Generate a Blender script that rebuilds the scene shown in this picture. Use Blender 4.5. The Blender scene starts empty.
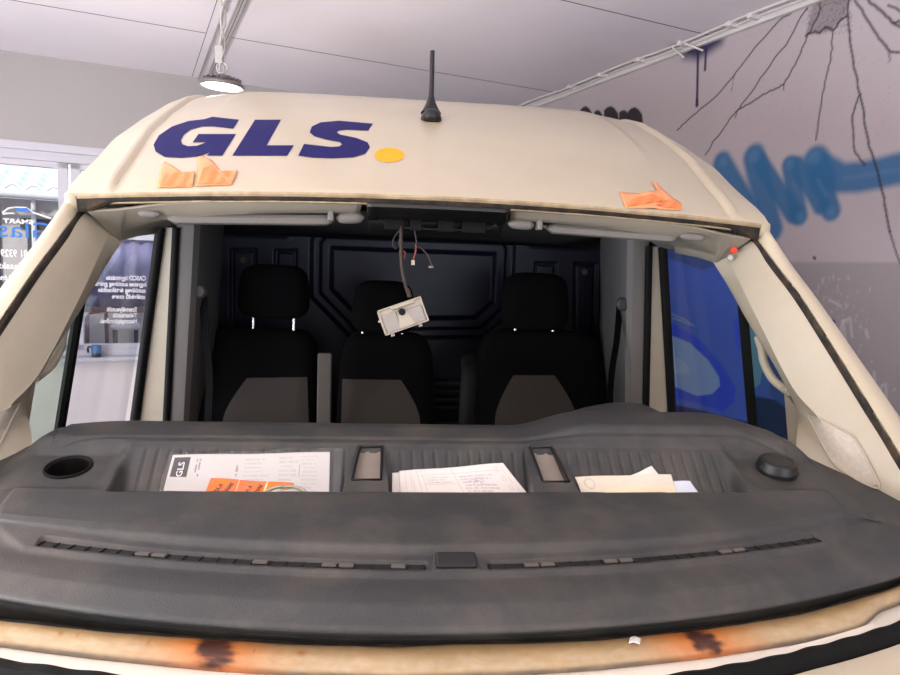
import bpy, bmesh, math, random
import numpy as np
from mathutils import Vector, Matrix
from mathutils.bvhtree import BVHTree
random.seed(4); rng = np.random.default_rng(7)
SC = bpy.context.scene; COL = SC.collection

# ------------------------------------------------------------------ camera
FPX = 676.0; PCX, PCY = 450.0, 337.5
CAM = np.array([-0.1186, 0.0, 1.85])
_ya, _pi, _ro = math.radians(5.639), math.radians(5.72), 0.0346
_f = np.array([math.sin(_ya)*math.cos(_pi), math.cos(_ya)*math.cos(_pi), -math.sin(_pi)])
_r0 = np.array([math.cos(_ya), -math.sin(_ya), 0.0]); _u0 = np.cross(_r0, _f)
_r = math.cos(_ro)*_r0 + math.sin(_ro)*_u0; _u = -math.sin(_ro)*_r0 + math.cos(_ro)*_u0
cd = bpy.data.cameras.new('camera'); cam = bpy.data.objects.new('camera', cd); COL.objects.link(cam)
cd.sensor_fit = 'HORIZONTAL'; cd.sensor_width = 36.0; cd.lens = 36.0*FPX/900.0
cd.clip_start = 0.05; cd.clip_end = 200
cam.matrix_world = Matrix(((_r[0], _u[0], -_f[0], CAM[0]), (_r[1], _u[1], -_f[1], CAM[1]), (_r[2], _u[2], -_f[2], CAM[2]), (0, 0, 0, 1)))
SC.camera = cam

def ray(x, y): return _f + _r*(x-PCX)/FPX - _u*(y-PCY)/FPX
def UY(x, y, Y): d = ray(x, y); return CAM + d*(Y/d[1])
def UZ(x, y, Z): d = ray(x, y); return CAM + d*((Z-CAM[2])/d[2])
def UP(x, y, p, n): d = ray(x, y); return CAM + d*(np.dot(np.asarray(p)-CAM, n)/np.dot(d, n))

# room frame: e1 runs along the back wall to the right, en points from the room through the back wall
_az = math.radians(70.4); E1 = np.array([math.sin(_az), math.cos(_az), 0.0]); EN = np.array([-math.cos(_az), math.sin(_az), 0.0])
P0 = np.array([-2.5598, 6.0705, 0.0]); HC = 3.4533
S_RIGHT = float((np.array([1.96097, 4.57306, 0.0])-P0) @ E1)
S_LEFT, T_FRONT = -3.2, -11.0
def RW(s, t, z): return P0 + E1*s + EN*t + np.array([0, 0, z])
def on_back(x, y, t=0.0):
    P = UP(x, y, P0+EN*t, EN); return float((P-P0) @ E1), float(P[2])
def on_right(x, y):
    P = UP(x, y, P0+E1*S_RIGHT, E1); return float((P-P0) @ EN), float(P[2])

# ------------------------------------------------------------------ world, lights, exposure
W = bpy.data.worlds.new('sky'); SC.world = W; W.use_nodes = True
wn = W.node_tree.nodes; wl = W.node_tree.links
bg = wn['Background']; bg.inputs['Strength'].default_value = 1.3
tc = wn.new('ShaderNodeTexCoord'); mp = wn.new('ShaderNodeMapping'); mp.inputs['Scale'].default_value = (2, 2, 5)
nz = wn.new('ShaderNodeTexNoise'); nz.inputs['Scale'].default_value = 1.4; nz.inputs['Detail'].default_value = 6
rp = wn.new('ShaderNodeValToRGB'); rp.color_ramp.elements[0].position = .42; rp.color_ramp.elements[1].position = .6
rp.color_ramp.elements[0].color = (.36, .55, .85, 1); rp.color_ramp.elements[1].color = (.95, .97, 1, 1)
wl.new(tc.outputs['Generated'], mp.inputs['Vector']); wl.new(mp.outputs['Vector'], nz.inputs['Vector'])
wl.new(nz.outputs['Fac'], rp.inputs['Fac']); wl.new(rp.outputs['Color'], bg.inputs['Color'])

def area(name, loc, target, size, power, color, shape='DISK', size_y=None):
    l = bpy.data.lights.new(name, 'AREA'); l.shape = shape; l.size = size
    if size_y: l.size_y = size_y
    l.energy = power; l.color = color
    o = bpy.data.objects.new(name, l); COL.objects.link(o); o.location = loc
    o.rotation_euler = (Vector(target)-Vector(loc)).to_track_quat('-Z', 'Y').to_euler(); return o
def bulb(name, loc, power, color, radius=.15):
    l = bpy.data.lights.new(name, 'POINT'); l.energy = power; l.color = color; l.shadow_soft_size = radius
    o = bpy.data.objects.new(name, l); COL.objects.link(o); o.location = loc; return o
WARM = (1.0, .82, .60); COOL = (.92, .93, 1.0)
bulb('unseen_bay_light', (-0.5, -0.9, 2.75), 34, WARM, .2)
bulb('unseen_bay_light', (-2.6, -2.2, 2.75), 50, WARM, .2)
bulb('unseen_bay_light', (-2.6, 1.4, 2.75), 36, WARM, .2)
bulb('unseen_bay_light', (1.7, -2.0, 2.75), 34, WARM, .2)  # added out of view to brighten the right of the ceiling
_dp = RW(0.6, T_FRONT+.12, 1.2)
area('added_front_fill', _dp, _dp+EN*3+np.array([0, 0, 2.4]), 3.6, 80, COOL, 'RECTANGLE', 2.2)  # added fill at the front opening, tilted up to lift the ceiling
_dp = RW(S_LEFT+.12, -4.8, 1.6)
area('added_left_fill', _dp, _dp+E1*3+np.array([0, 0, 2.2]), 4.0, 400, COOL, 'RECTANGLE', 1.8)  # added fill panel, no window in this wall; brightens ceiling from the left
sun = bpy.data.lights.new('sun', 'SUN'); sun.energy = 3.0; sun.angle = .05; sun.color = (1, .95, .88)
so = bpy.data.objects.new('sun', sun); COL.objects.link(so); so.rotation_euler = Vector(tuple(E1*.45+EN*.65-np.array([0, 0, .5]))).to_track_quat('-Z', 'Y').to_euler()
VS = SC.view_settings; VS.view_transform = 'Standard'; VS.look = 'None'; VS.gamma = 1.0; VS.use_curve_mapping = False; VS.exposure = 0.30

# ------------------------------------------------------------------ materials
def lin(c):
    return tuple((v/255/12.92 if v/255 <= .04045 else ((v/255+.055)/1.055)**2.4) for v in c)
def mat(name, rgb, rough=.5, metal=0, noise=0, nscale=30, bump=0, bscale=300, dirt=None, dirt_scale=3, dirt_amt=.5, coat=0, spec=.5, attr=False, emit=0, emit_col=None):
    m = bpy.data.materials.new(name); m.use_nodes = True
    N = m.node_tree.nodes; L = m.node_tree.links; b = N['Principled BSDF']
    c = lin(rgb); b.inputs['Base Color'].default_value = (*c, 1)
    b.inputs['Roughness'].default_value = rough; b.inputs['Metallic'].default_value = metal
    b.inputs['Specular IOR Level'].default_value = spec; b.inputs['Coat Weight'].default_value = coat
    t = N.new('ShaderNodeTexCoord'); src = None
    if attr:
        a = N.new('ShaderNodeVertexColor'); a.layer_name = 'Col'; src = a.outputs['Color']
    if noise or dirt:
        n = N.new('ShaderNodeTexNoise'); n.inputs['Scale'].default_value = nscale; n.inputs['Detail'].default_value = 5
        L.new(t.outputs['Object'], n.inputs['Vector'])
        mx = N.new('ShaderNodeMix'); mx.data_type = 'RGBA'; mx.blend_type = 'MULTIPLY'; mx.inputs[0].default_value = 1
        mr = N.new('ShaderNodeMapRange'); mr.inputs[1].default_value = .3; mr.inputs[2].default_value = .7
        mr.inputs[3].default_value = 1-noise; mr.inputs[4].default_value = 1+noise*.3
        L.new(n.outputs['Fac'], mr.inputs[0])
        if src: L.new(src, mx.inputs[6])
        else: mx.inputs[6].default_value = (*c, 1)
        L.new(mr.outputs[0], mx.inputs[7]); src = mx.outputs[2]
        if dirt:
            n2 = N.new('ShaderNodeTexNoise'); n2.inputs['Scale'].default_value = dirt_scale; n2.inputs['Detail'].default_value = 7; n2.inputs['Roughness'].default_value = .65
            L.new(t.outputs['Object'], n2.inputs['Vector'])
            m2 = N.new('ShaderNodeMapRange'); m2.inputs[1].default_value = .45; m2.inputs[2].default_value = .72; m2.inputs[3].default_value = 0; m2.inputs[4].default_value = dirt_amt
            L.new(n2.outputs['Fac'], m2.inputs[0])
            mx2 = N.new('ShaderNodeMix'); mx2.data_type = 'RGBA'; L.new(m2.outputs[0], mx2.inputs[0]); L.new(src, mx2.inputs[6]); mx2.inputs[7].default_value = (*lin(dirt), 1); src = mx2.outputs[2]
    if src: L.new(src, b.inputs['Base Color'])
    if bump:
        n3 = N.new('ShaderNodeTexNoise'); n3.inputs['Scale'].default_value = bscale; n3.inputs['Detail'].default_value = 3
        L.new(t.outputs['Object'], n3.inputs['Vector'])
        bp = N.new('ShaderNodeBump'); bp.inputs['Strength'].default_value = bump; bp.inputs['Distance'].default_value = .002
        L.new(n3.outputs['Fac'], bp.inputs['Height']); L.new(bp.outputs['Normal'], b.inputs['Normal'])
    if emit:
        b.inputs['Emission Color'].default_value = (*lin(emit_col or rgb), 1); b.inputs['Emission Strength'].default_value = emit
    return m
def glass(name, rgb, gloss=.06, rough=.02):
    m = bpy.data.materials.new(name); m.use_nodes = True; N = m.node_tree.nodes; L = m.node_tree.links
    N.remove(N['Principled BSDF']); out = N['Material Output']
    t = N.new('ShaderNodeBsdfTransparent'); t.inputs['Color'].default_value = (*lin(rgb), 1)
    g = N.new('ShaderNodeBsdfGlossy'); g.inputs['Roughness'].default_value = rough
    fr = N.new('ShaderNodeLayerWeight'); fr.inputs['Blend'].default_value = .5
    pw = N.new('ShaderNodeMath'); pw.operation = 'POWER'; pw.inputs[1].default_value = 5.0; L.new(fr.outputs['Facing'], pw.inputs[0])
    mm = N.new('ShaderNodeMapRange'); mm.inputs[3].default_value = gloss*.7; mm.inputs[4].default_value = .6; L.new(pw.outputs[0], mm.inputs[0])
    x = N.new('ShaderNodeMixShader'); L.new(mm.outputs[0], x.inputs[0]); L.new(t.outputs[0], x.inputs[1]); L.new(g.outputs[0], x.inputs[2]); L.new(x.outputs[0], out.inputs['Surface']); return m

M = {}
M['vent'] = None
M['paint'] = mat('white_van_paint', (188, 177, 153), .33, noise=.05, nscale=2.5, dirt=(160, 145, 118), dirt_scale=2.2, dirt_amt=.22, coat=.3)
M['paint_in'] = mat('white_inner_paint', (226, 218, 204), .4, noise=.04, nscale=5)
M['trim'] = mat('beige_grey_trim_plastic', (172, 163, 145), .55, noise=.05, nscale=9, bump=.12, bscale=500, dirt=(150, 128, 96), dirt_scale=4, dirt_amt=.22)
M['trim_dark'] = mat('grey_trim_plastic', (112, 108, 104), .6, noise=.05, nscale=9)
M['liner'] = mat('grey_headliner', (22, 22, 23), .85, noise=.1, nscale=60)
M['grille'] = mat('woven_speaker_grille', (184, 174, 160), .7, noise=.12, nscale=120, bump=.4, bscale=420)
M['dash'] = mat('dark_grained_plastic', (51, 52, 52), .55, noise=.10, nscale=12, bump=.35, bscale=420, dirt=(104, 95, 84), dirt_scale=7, dirt_amt=.42)
M['dash2'] = mat('dusty_grey_plastic', (132, 122, 112), .6, noise=.1, nscale=14, bump=.2, bscale=420)
M['black'] = mat('black_rubber', (8, 8, 8), .7, spec=.2, noise=.15, nscale=20)
M['gloss_black'] = mat('shiny_black_plastic', (16, 16, 17), .42, noise=.08, nscale=20)
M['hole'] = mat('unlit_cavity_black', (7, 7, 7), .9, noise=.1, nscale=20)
M['bead'] = mat('old_black_adhesive', (24, 20, 17), .85, noise=.35, nscale=70, bump=.6, bscale=160, dirt=(104, 78, 48), dirt_scale=26, dirt_amt=.45)
M['fabric'] = mat('black_seat_fabric', (8, 7, 8), .95, spec=.1, noise=.15, nscale=90, bump=.3, bscale=500)
M['fabric2'] = mat('grey_seat_fabric', (54, 49, 45), .9, noise=.14, nscale=140, bump=.3, bscale=500)
M['bulk'] = mat('navy_bulkhead_plastic', (36, 37, 58), .42, noise=.06, nscale=8, bump=.08, bscale=300)
M['belt'] = mat('seat_belt_webbing', (9, 9, 10), .95, spec=.1, noise=.1, nscale=120)
M['chrome'] = mat('polished_steel', (210, 210, 212), .2, metal=1, noise=.03, nscale=30)
M['tape'] = mat('orange_adhesive_tape', (240, 158, 104), .4, noise=.12, nscale=25, dirt=(246, 176, 126), dirt_scale=18, dirt_amt=.6)
M['logo_blue'] = mat('dark_blue_vinyl', (20, 18, 88), .6, spec=.15, noise=.04, nscale=20)
M['logo_yellow'] = mat('yellow_vinyl', (246, 168, 36), .6, spec=.2, noise=.04, nscale=20)
M['ceiling'] = mat('pale_ceiling_panels', (238, 232, 240), .8, noise=.03, nscale=1.6, dirt=(222, 216, 224), dirt_scale=.6, dirt_amt=.3)
M['joint'] = mat('ceiling_joint_dark', (96, 92, 94), .8, noise=.1, nscale=20)
M['wall'] = mat('grey_plaster', (166, 162, 162), .9, noise=.03, nscale=2, bump=.15, bscale=60)
M['wall_white'] = mat('white_wall_plaster', (226, 222, 224), .9, noise=.03, nscale=2, bump=.1, bscale=60)
M['mural'] = mat('painted_wall', (180, 174, 178), .85, noise=.03, nscale=3, attr=True, bump=.08, bscale=70)
M['floor'] = mat('grey_concrete_floor', (186, 182, 178), .6, noise=.12, nscale=3, dirt=(110, 106, 102), dirt_scale=1.5, dirt_amt=.4)
M['pvc'] = mat('white_window_plastic', (192, 192, 202), .35, noise=.02, nscale=8)
M['pane'] = glass('clear_window_glass', (246, 249, 250), .03)
M['side_glass'] = glass('clear_side_glass', (246, 247, 250), .02)
M['quarter_glass'] = glass('green_tinted_glass', (226, 235, 229), .02)
M['white_plastic'] = mat('white_cable_plastic', (226, 222, 222), .45, noise=.03, nscale=20)
M['zinc'] = mat('grey_galvanised_steel', (176, 174, 172), .45, metal=.3, noise=.1, nscale=40)
M['lamp_body'] = mat('dark_cast_aluminium', (120, 118, 116), .45, metal=.5, noise=.1, nscale=40)
M['lens'] = mat('glowing_lamp_lens', (255, 250, 238), .3, noise=.01, nscale=30, emit=6, emit_col=(255, 244, 220))
M['painted'] = mat('printed_paper', (240, 236, 230), .75, noise=.02, nscale=30, attr=True)
M['rusty'] = mat('rusted_flange_metal', (200, 160, 100), .6, noise=.10, nscale=60, attr=True, bump=.35, bscale=200)
M['plastic_sleeve'] = glass('clear_plastic_sleeve', (248, 249, 250), .05, .15)
M['foil'] = mat('crumpled_clear_film', (180, 176, 160), .15, metal=.4, noise=.3, nscale=60, bump=.8, bscale=120)
M['module'] = mat('cream_module_plastic', (172, 163, 147), .45, noise=.05, nscale=40)
M['module2'] = mat('milky_lens_plastic', (150, 144, 137), .35, noise=.05, nscale=60)
M['wire_brown'] = mat('brown_taped_cable', (58, 44, 36), .7, noise=.25, nscale=120)
M['wire_red'] = mat('red_wire', (128, 58, 44), .5, noise=.1, nscale=120)
M['wire_black'] = mat('black_wire', (30, 28, 28), .6, noise=.1, nscale=120)
M['red'] = mat('red_clip_plastic', (222, 62, 34), .4, noise=.05, nscale=60)
M['mug_blue'] = mat('blue_glazed_ceramic', (66, 116, 168), .3, noise=.1, nscale=60)
M['mug_dark'] = mat('dark_glazed_ceramic', (42, 42, 44), .3, noise=.1, nscale=60)
M['tile'] = mat('pale_roof_tile', (226, 222, 218), .8, noise=.06, nscale=12)
M['render'] = mat('pale_outdoor_render', (198, 186, 184), .9, noise=.08, nscale=2, dirt=(150, 136, 134), dirt_scale=3, dirt_amt=.5)
M['gutter'] = mat('white_gutter_metal', (226, 222, 224), .5, noise=.05, nscale=8)
M['fence'] = mat('lilac_corrugated_sheet', (150, 142, 176), .5, noise=.08, nscale=4)
M['ground_out'] = mat('outdoor_paving', (120, 108, 112), .9, noise=.12, nscale=4)
M['out_dark'] = mat('dark_outdoor_frame', (70, 68, 74), .7, noise=.1, nscale=10)
M['out_red'] = mat('dark_red_outdoor_metal', (122, 84, 84), .6, noise=.1, nscale=10)
M['vinyl_white'] = mat('white_window_vinyl', (244, 244, 248), .5, noise=.01, nscale=20)
M['vinyl_blue'] = mat('blue_window_vinyl', (40, 124, 214), .5, noise=.02, nscale=20)
M['vinyl_grey'] = mat('grey_window_vinyl', (110, 112, 112), .5, noise=.05, nscale=20)
M['vent'] = mat('vent_plastic_and_slot_shade', (9, 9, 9), .6, noise=.1)
M['strap'] = mat('grey_seat_webbing', (84, 80, 76), .8, noise=.1, nscale=80)
M['cover'] = mat('shaded_trim_and_anchor_grey', (62, 60, 60), .6, noise=.08, nscale=8)
M['dusty'] = mat('dusty_metal_lip', (176, 156, 124), .6, noise=.2, nscale=40, dirt=(96, 72, 48), dirt_scale=14, dirt_amt=.6)
M['insert'] = mat('lit_vent_cell_grey', (98, 92, 86), .6, noise=.1, nscale=14)
M['trim2'] = mat('taupe_header_plastic', (148, 140, 126), .55, noise=.05, nscale=9, bump=.1, bscale=500)
M['tyre'] = mat('tyre_rubber', (28, 28, 29), .85, noise=.15, nscale=20)

# ------------------------------------------------------------------ mesh helpers
WLOC = {}
def tag(o, label=None, cat=None, group=None, kind=None):
    if label: o['label'] = label
    if cat: o['category'] = cat
    if group: o['group'] = group
    if kind: o['kind'] = kind
    return o
def empty(name, loc, label, cat, group=None):
    o = bpy.data.objects.new(name, None); COL.objects.link(o); o.location = loc; o.empty_display_size = .1
    WLOC[o] = Vector(loc); return tag(o, label, cat, group)
class MB:
    def __init__(s): s.v = []; s.f = []; s.c = []
    def add(s, vs, fs, col=None):
        o = len(s.v); s.v += [tuple(float(c) for c in p) for p in vs]; s.f += [tuple(i+o for i in q) for q in fs]
        if col is not None: s.c += [tuple(col)]*len(vs)
        return s
    def grid(s, rows, close=False, flip=False):
        n = len(rows[0]); vs = [p for r in rows for p in r]; fs = []
        for i in range(len(rows)-1):
            for j in range(n if close else n-1):
                k = (j+1) % n; q = (i*n+j, i*n+k, (i+1)*n+k, (i+1)*n+j); fs.append(q[::-1] if flip else q)
        return s.add(vs, fs)
    def box(s, c, d, R=None):
        c = np.asarray(c, float); hx, hy, hz = d[0]/2, d[1]/2, d[2]/2; vs = []
        for z in (-hz, hz):
            for x, y in ((-hx, -hy), (hx, -hy), (hx, hy), (-hx, hy)):
                p = np.array([x, y, z]); p = p if R is None else R @ p; vs.append(c+p)
        return s.add(vs, [(3, 2, 1, 0), (4, 5, 6, 7), (0, 1, 5, 4), (1, 2, 6, 5), (2, 3, 7, 6), (3, 0, 4, 7)])
    def tube(s, pts, r, n=10, cap=True):
        P = [np.asarray(p, float) for p in pts]; rs = r if hasattr(r, '__len__') else [r]*len(P); rows = []
        up = np.array([0, 0, 1.0]); nrm = None
        for i, p in enumerate(P):
            t = P[min(i+1, len(P)-1)]-P[max(i-1, 0)]; t = t/(np.linalg.norm(t)+1e-12)
            if nrm is None:
                a = up if abs(t[2]) < .9 else np.array([1.0, 0, 0]); nrm = np.cross(t, a)
            nrm = nrm - t*(nrm @ t); nrm /= np.linalg.norm(nrm)+1e-12; b = np.cross(t, nrm)
            rows.append([p+rs[i]*(math.cos(q)*nrm+math.sin(q)*b) for q in np.linspace(0, 2*math.pi, n, endpoint=False)])
        s.grid(rows, True)
        if cap:
            o = len(s.v)-len(P)*n; s.f.append(tuple(range(o, o+n))[::-1]); s.f.append(tuple(range(o+(len(P)-1)*n, o+len(P)*n)))
        return s
    def prism(s, poly, vec):
        n = len(poly); P = [np.asarray(p, float) for p in poly]; v = np.asarray(vec, float)
        return s.add(P+[p+v for p in P], [tuple(range(n)), tuple(range(2*n-1, n-1, -1))]+[((i+1) % n, i, i+n, (i+1) % n+n) for i in range(n)])
    def lathe(s, prof, c, ax=(0, 0, 1), n=28):
        ax = np.asarray(ax, float); ax /= np.linalg.norm(ax); a = np.array([1.0, 0, 0]) if abs(ax[0]) < .9 else np.array([0, 1.0, 0])
        x = np.cross(ax, a); x /= np.linalg.norm(x); y = np.cross(ax, x); c = np.asarray(c, float)
        rows = [[c+ax*h+r*(math.cos(q)*x+math.sin(q)*y) for q in np.linspace(0, 2*math.pi, n, endpoint=False)] for r, h in prof]
        return s.grid(rows, True)
    def build(s, name, m, parent=None, smooth=False, bevel=0, bseg=2, solid=0, subsurf=0, fix=True, cols=None):
        V = np.array(s.v); c = (V.min(0)+V.max(0))/2
        me = bpy.data.meshes.new(name); me.from_pydata([tuple(p) for p in V-c], [], s.f); me.materials.append(m)
        if cols is not None:
            at = me.color_attributes.new('Col', 'FLOAT_COLOR', 'POINT')
            C = np.ones((len(V), 4), np.float32); C[:, :3] = cols; at.data.foreach_set('color', C.ravel())
        if fix:
            bm = bmesh.new(); bm.from_mesh(me); bmesh.ops.recalc_face_normals(bm, faces=bm.faces); bm.to_mesh(me); bm.free()
        me.update(); o = bpy.data.objects.new(name, me); COL.objects.link(o); cv = Vector(c)
        if parent is not None: o.parent = parent; o.location = cv-WLOC[parent]
        else: o.location = cv
        WLOC[o] = cv
        if solid:
            d = o.modifiers.new('thickness', 'SOLIDIFY'); d.thickness = abs(solid); d.offset = 1 if solid > 0 else -1
        if bevel:
            d = o.modifiers.new('bevel', 'BEVEL'); d.width = bevel; d.segments = bseg; d.limit_method = 'ANGLE'; d.angle_limit = .6
        if subsurf:
            d = o.modifiers.new('subsurf', 'SUBSURF'); d.levels = subsurf; d.render_levels = subsurf
        if smooth:
            for p in me.polygons: p.use_smooth = True
            if smooth != 2:
                d = me; 
                try: me.set_sharp_from_angle(angle=.7)
                except Exception: pass
        return o
def catmull(pts, n=6):
    P = [np.asarray(p, float) for p in pts]; P = [2*P[0]-P[1]]+P+[2*P[-1]-P[-2]]; out = []
    for i in range(1, len(P)-2):
        for t in np.linspace(0, 1, n, endpoint=False):
            a, b, c, d = P[i-1:i+3]
            out.append(.5*((2*b)+(c-a)*t+(2*a-5*b+4*c-d)*t*t+(3*b-a-3*c+d)*t**3))
    out.append(P[-2]); return out
def mir(p): return np.array([-p[0], p[1], p[2]])
def sm(a, b, x):
    t = np.clip((np.asarray(x, float)-a)/(b-a), 0, 1); return t*t*(3-2*t)
def polysdf(px, py, poly):
    """signed distance to polygon, negative inside"""
    px = np.asarray(px, float); py = np.asarray(py, float); d = np.full(px.shape, 1e9); ins = np.zeros(px.shape, bool); n = len(poly)
    for i in range(n):
        ax, ay = poly[i]; bx, by = poly[(i+1) % n]; ex, ey = bx-ax, by-ay
        t = np.clip(((px-ax)*ex+(py-ay)*ey)/(ex*ex+ey*ey+1e-12), 0, 1); d = np.minimum(d, np.hypot(px-ax-t*ex, py-ay-t*ey))
        c = ((ay > py) != (by > py)); xx = ax+(py-ay)*ex/(ey if abs(ey) > 1e-12 else 1e-12); ins ^= c & (px < xx)
    return np.where(ins, -d, d)
def linesdf(px, py, pts):
    d = np.full(np.shape(px), 1e9)
    for (ax, ay), (bx, by) in zip(pts[:-1], pts[1:]):
        ex, ey = bx-ax, by-ay; t = np.clip(((px-ax)*ex+(py-ay)*ey)/(ex*ex+ey*ey+1e-12), 0, 1)
        d = np.minimum(d, np.hypot(px-ax-t*ex, py-ay-t*ey))
    return d
def vnoise(x, y, seed=0):
    r = np.random.default_rng(seed).random((64, 64)); xi = np.floor(x).astype(int); yi = np.floor(y).astype(int); fx = sm(0, 1, x-xi); fy = sm(0, 1, y-yi)
    g = lambda a, b: r[a % 64, b % 64]
    return (g(xi, yi)*(1-fx)+g(xi+1, yi)*fx)*(1-fy)+(g(xi, yi+1)*(1-fx)+g(xi+1, yi+1)*fx)*fy
def fbm(x, y, seed=0): return sum(vnoise(x*2**k, y*2**k, seed+k)/2**(k+1) for k in range(4))

# ------------------------------------------------------------------ room
def rbox(mb, s0, s1, t0, t1, z0, z1):
    vs = [RW(s, t, z) for z in (z0, z1) for s, t in ((s0, t0), (s1, t0), (s1, t1), (s0, t1))]
    return mb.add(vs, [(3, 2, 1, 0), (4, 5, 6, 7), (0, 1, 5, 4), (1, 2, 6, 5), (2, 3, 7, 6), (3, 0, 4, 7)])
TH = .25
tag(rbox(MB(), S_LEFT-TH, S_RIGHT+TH, T_FRONT-TH, TH, -.2, 0).build('floor', M['floor']), kind='structure')
cl = tag(rbox(MB(), S_LEFT-TH, S_RIGHT+TH, T_FRONT-TH, TH, HC, HC+.2).build('ceiling', M['ceiling']), kind='structure')
# ceiling joints (thin dark gaps between the panels)
def on_ceil(x, y):
    P = UZ(x, y, HC); d = P-P0; return float(d @ E1), float(d @ EN)
j = MB(); jt = [on_ceil(100, 15)[1], on_ceil(650, 21)[1]]; step = jt[0]-jt[1]
sA = on_ceil(204, 40)[0]; sB = on_ceil(228, 36)[0]
for k in range(-1, 6):
    t = jt[0]-step*k
    if t > 0: continue
    rbox(j, S_LEFT, sA, t-.004, t+.004, HC-.0015, HC+.01); rbox(j, sB, S_RIGHT, t-.004, t+.004, HC-.0015, HC+.01)
for s in (sA, sB): rbox(j, s-.002, s+.002, T_FRONT, 0, HC-.0015, HC+.01)
o = j.build('panel_joint', M['joint'], cl)

# back wall with a wide window
zs0, zs1 = 1.0, 2.735
wl0, wl1 = -1.9, .95
bw = MB()
rbox(bw, S_LEFT, wl0, 0, TH, 0, HC); rbox(bw, wl1, S_RIGHT, 0, TH, 0, HC)
rbox(bw, wl0, wl1, 0, TH, 0, zs0); rbox(bw, wl0, wl1, 0, TH, zs1, HC)
tag(bw.build('wall_back', M['wall']), kind='structure')
low = rbox(MB(), S_LEFT, S_RIGHT-.01, -.012, -.001, .08, zs0-.035); tag(low.build('trim_1', M['wall_white']), kind='structure')
win = MB()
ws = rbox(MB(), wl0-.03, wl1+.03, -.14, .12, zs0-.03, zs0+.005)
fr = MB()
fz0, fz1 = zs0+.005, zs1
rbox(fr, wl0, wl1, .02, .10, fz1-.11, fz1); rbox(fr, wl0, wl1, .02, .10, fz0, fz0+.05); rbox(fr, wl0, wl0+.06, .02, .1, fz0, fz1); rbox(fr, wl1-.06, wl1, .02, .1, fz0, fz1)
rbox(fr, wl0, wl1, -.012, .02, fz1-.035, fz1+.03)
w1 = tag(fr.build('window_1', M['pvc'], bevel=.004), kind='structure')
tag(ws.build('window_sill', M['pvc'], w1, bevel=.006), 'white window sill board')
mull = [-1.1, -.205, .62]
edges = [wl0+.06, -1.1, -.205, wl1-.06]
for a, b in zip(edges[:-1], edges[1:]):
    f2 = MB(); g = .075; a2, b2 = a+(.0 if a < -1.5 else .01), b-(.0 if b > .6 else .01)
    for q in ((a2, a2+g, fz0+.05, fz1-.11), (b2-g, b2, fz0+.05, fz1-.11), (a2, b2, fz0+.05, fz0+.1), (a2, b2, fz1-.16, fz1-.11)):
        rbox(f2, q[0], q[1], .025, .085, q[2], q[3])
    sash = f2.build('sash', M['pvc'], w1, bevel=.005)
    rbox(MB(), a2+g-.01, b2-g+.01, .052, .058, fz0+.09, fz1-.15).build('pane', M['pane'], sash)
# right wall with the mural, painted colour per vertex
RG_T = on_right(535, 104)[0]-.05; RG_T1 = on_right(900, 300)[0]-1.1
def wall_quads():
    na, nzv = 720, 330
    A = np.linspace(0.0, RG_T1-.1, na); Z = np.linspace(.9, HC, nzv); return A, Z
A, Z = wall_quads(); AA, ZZ = np.meshgrid(A, Z)
C = np.empty(AA.shape+(3,)); base = np.array(lin((190, 181, 187))); base2 = np.array(lin((158, 153, 156)))
zsplit = on_right(800, 262)[1]
k = sm(zsplit+.01, zsplit-.01, ZZ)[..., None]*.8; C[:] = base*(1-k)+base2*k
C *= (1+.06*(fbm(AA*1.2, ZZ*1.2, 3)-.5))[..., None]
def R_(pts): return [on_right(*p) for p in pts]
PXM = 1/160.0
def paint(mask, rgb):
    global C
    m = np.clip(mask, 0, 1)[..., None]; C = C*(1-m)+np.array(lin(rgb))*m
def stroke(pts, r, soft, rgb, amt=1.0):
    d = linesdf(AA, ZZ, R_(pts)); paint(amt*sm((r+soft)*PXM, (r-soft)*PXM, d), rgb)
def blob(pts, soft, rgb, amt=1.0): paint(amt*sm(soft*PXM, -soft*PXM, polysdf(AA, ZZ, R_(pts))), rgb)
# darker grey fill and flecks of the broken patch
blob([(806, 34), (822, 34), (834, 28), (846, 16), (850, 0), (853, -12), (800, -12), (812, 8)], 2, (150, 142, 148))
for q in range(260):
    x, y = 806+rng.random()*46, -5+rng.random()*38; stroke([(x, y), (x+.4, y+1.2)], .35, .3, (96, 86, 92), .6)
BL = (44, 106, 156)
for p, r, sf in (([(722, 163), (750, 212)], 12, 4), ([(754, 157), (762, 192), (771, 229)], 13, 4), ([(760, 162), (793, 214)], 9, 3), ([(790, 165), (799, 216)], 9, 3), ([(797, 165), (821, 206)], 8, 3),
                 ([(816, 160), (822, 180)], 13, 4), ([(818, 165), (831, 211)], 9, 3), ([(822, 168), (840, 178), (860, 177), (880, 173), (925, 162), (990, 156), (1090, 160)], 13, 4)):
    stroke(p, r, sf, BL, .93)
for p, r in (((723, 161), 5), ((754, 156), 6), ((790, 164), 4), ((814, 157), 6), ((831, 212), 4), ((800, 217), 4)):
    stroke([p, (p[0]+.5, p[1]+.5)], r, 4, (92, 140, 182), .5)
for p in ([(793, 183), (804, 203)], [(818, 180), (826, 195)], [(748, 175), (758, 215)], [(845, 178), (925, 166)]): stroke(p, 1.0, 3.0, (104, 140, 176), .45)
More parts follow.
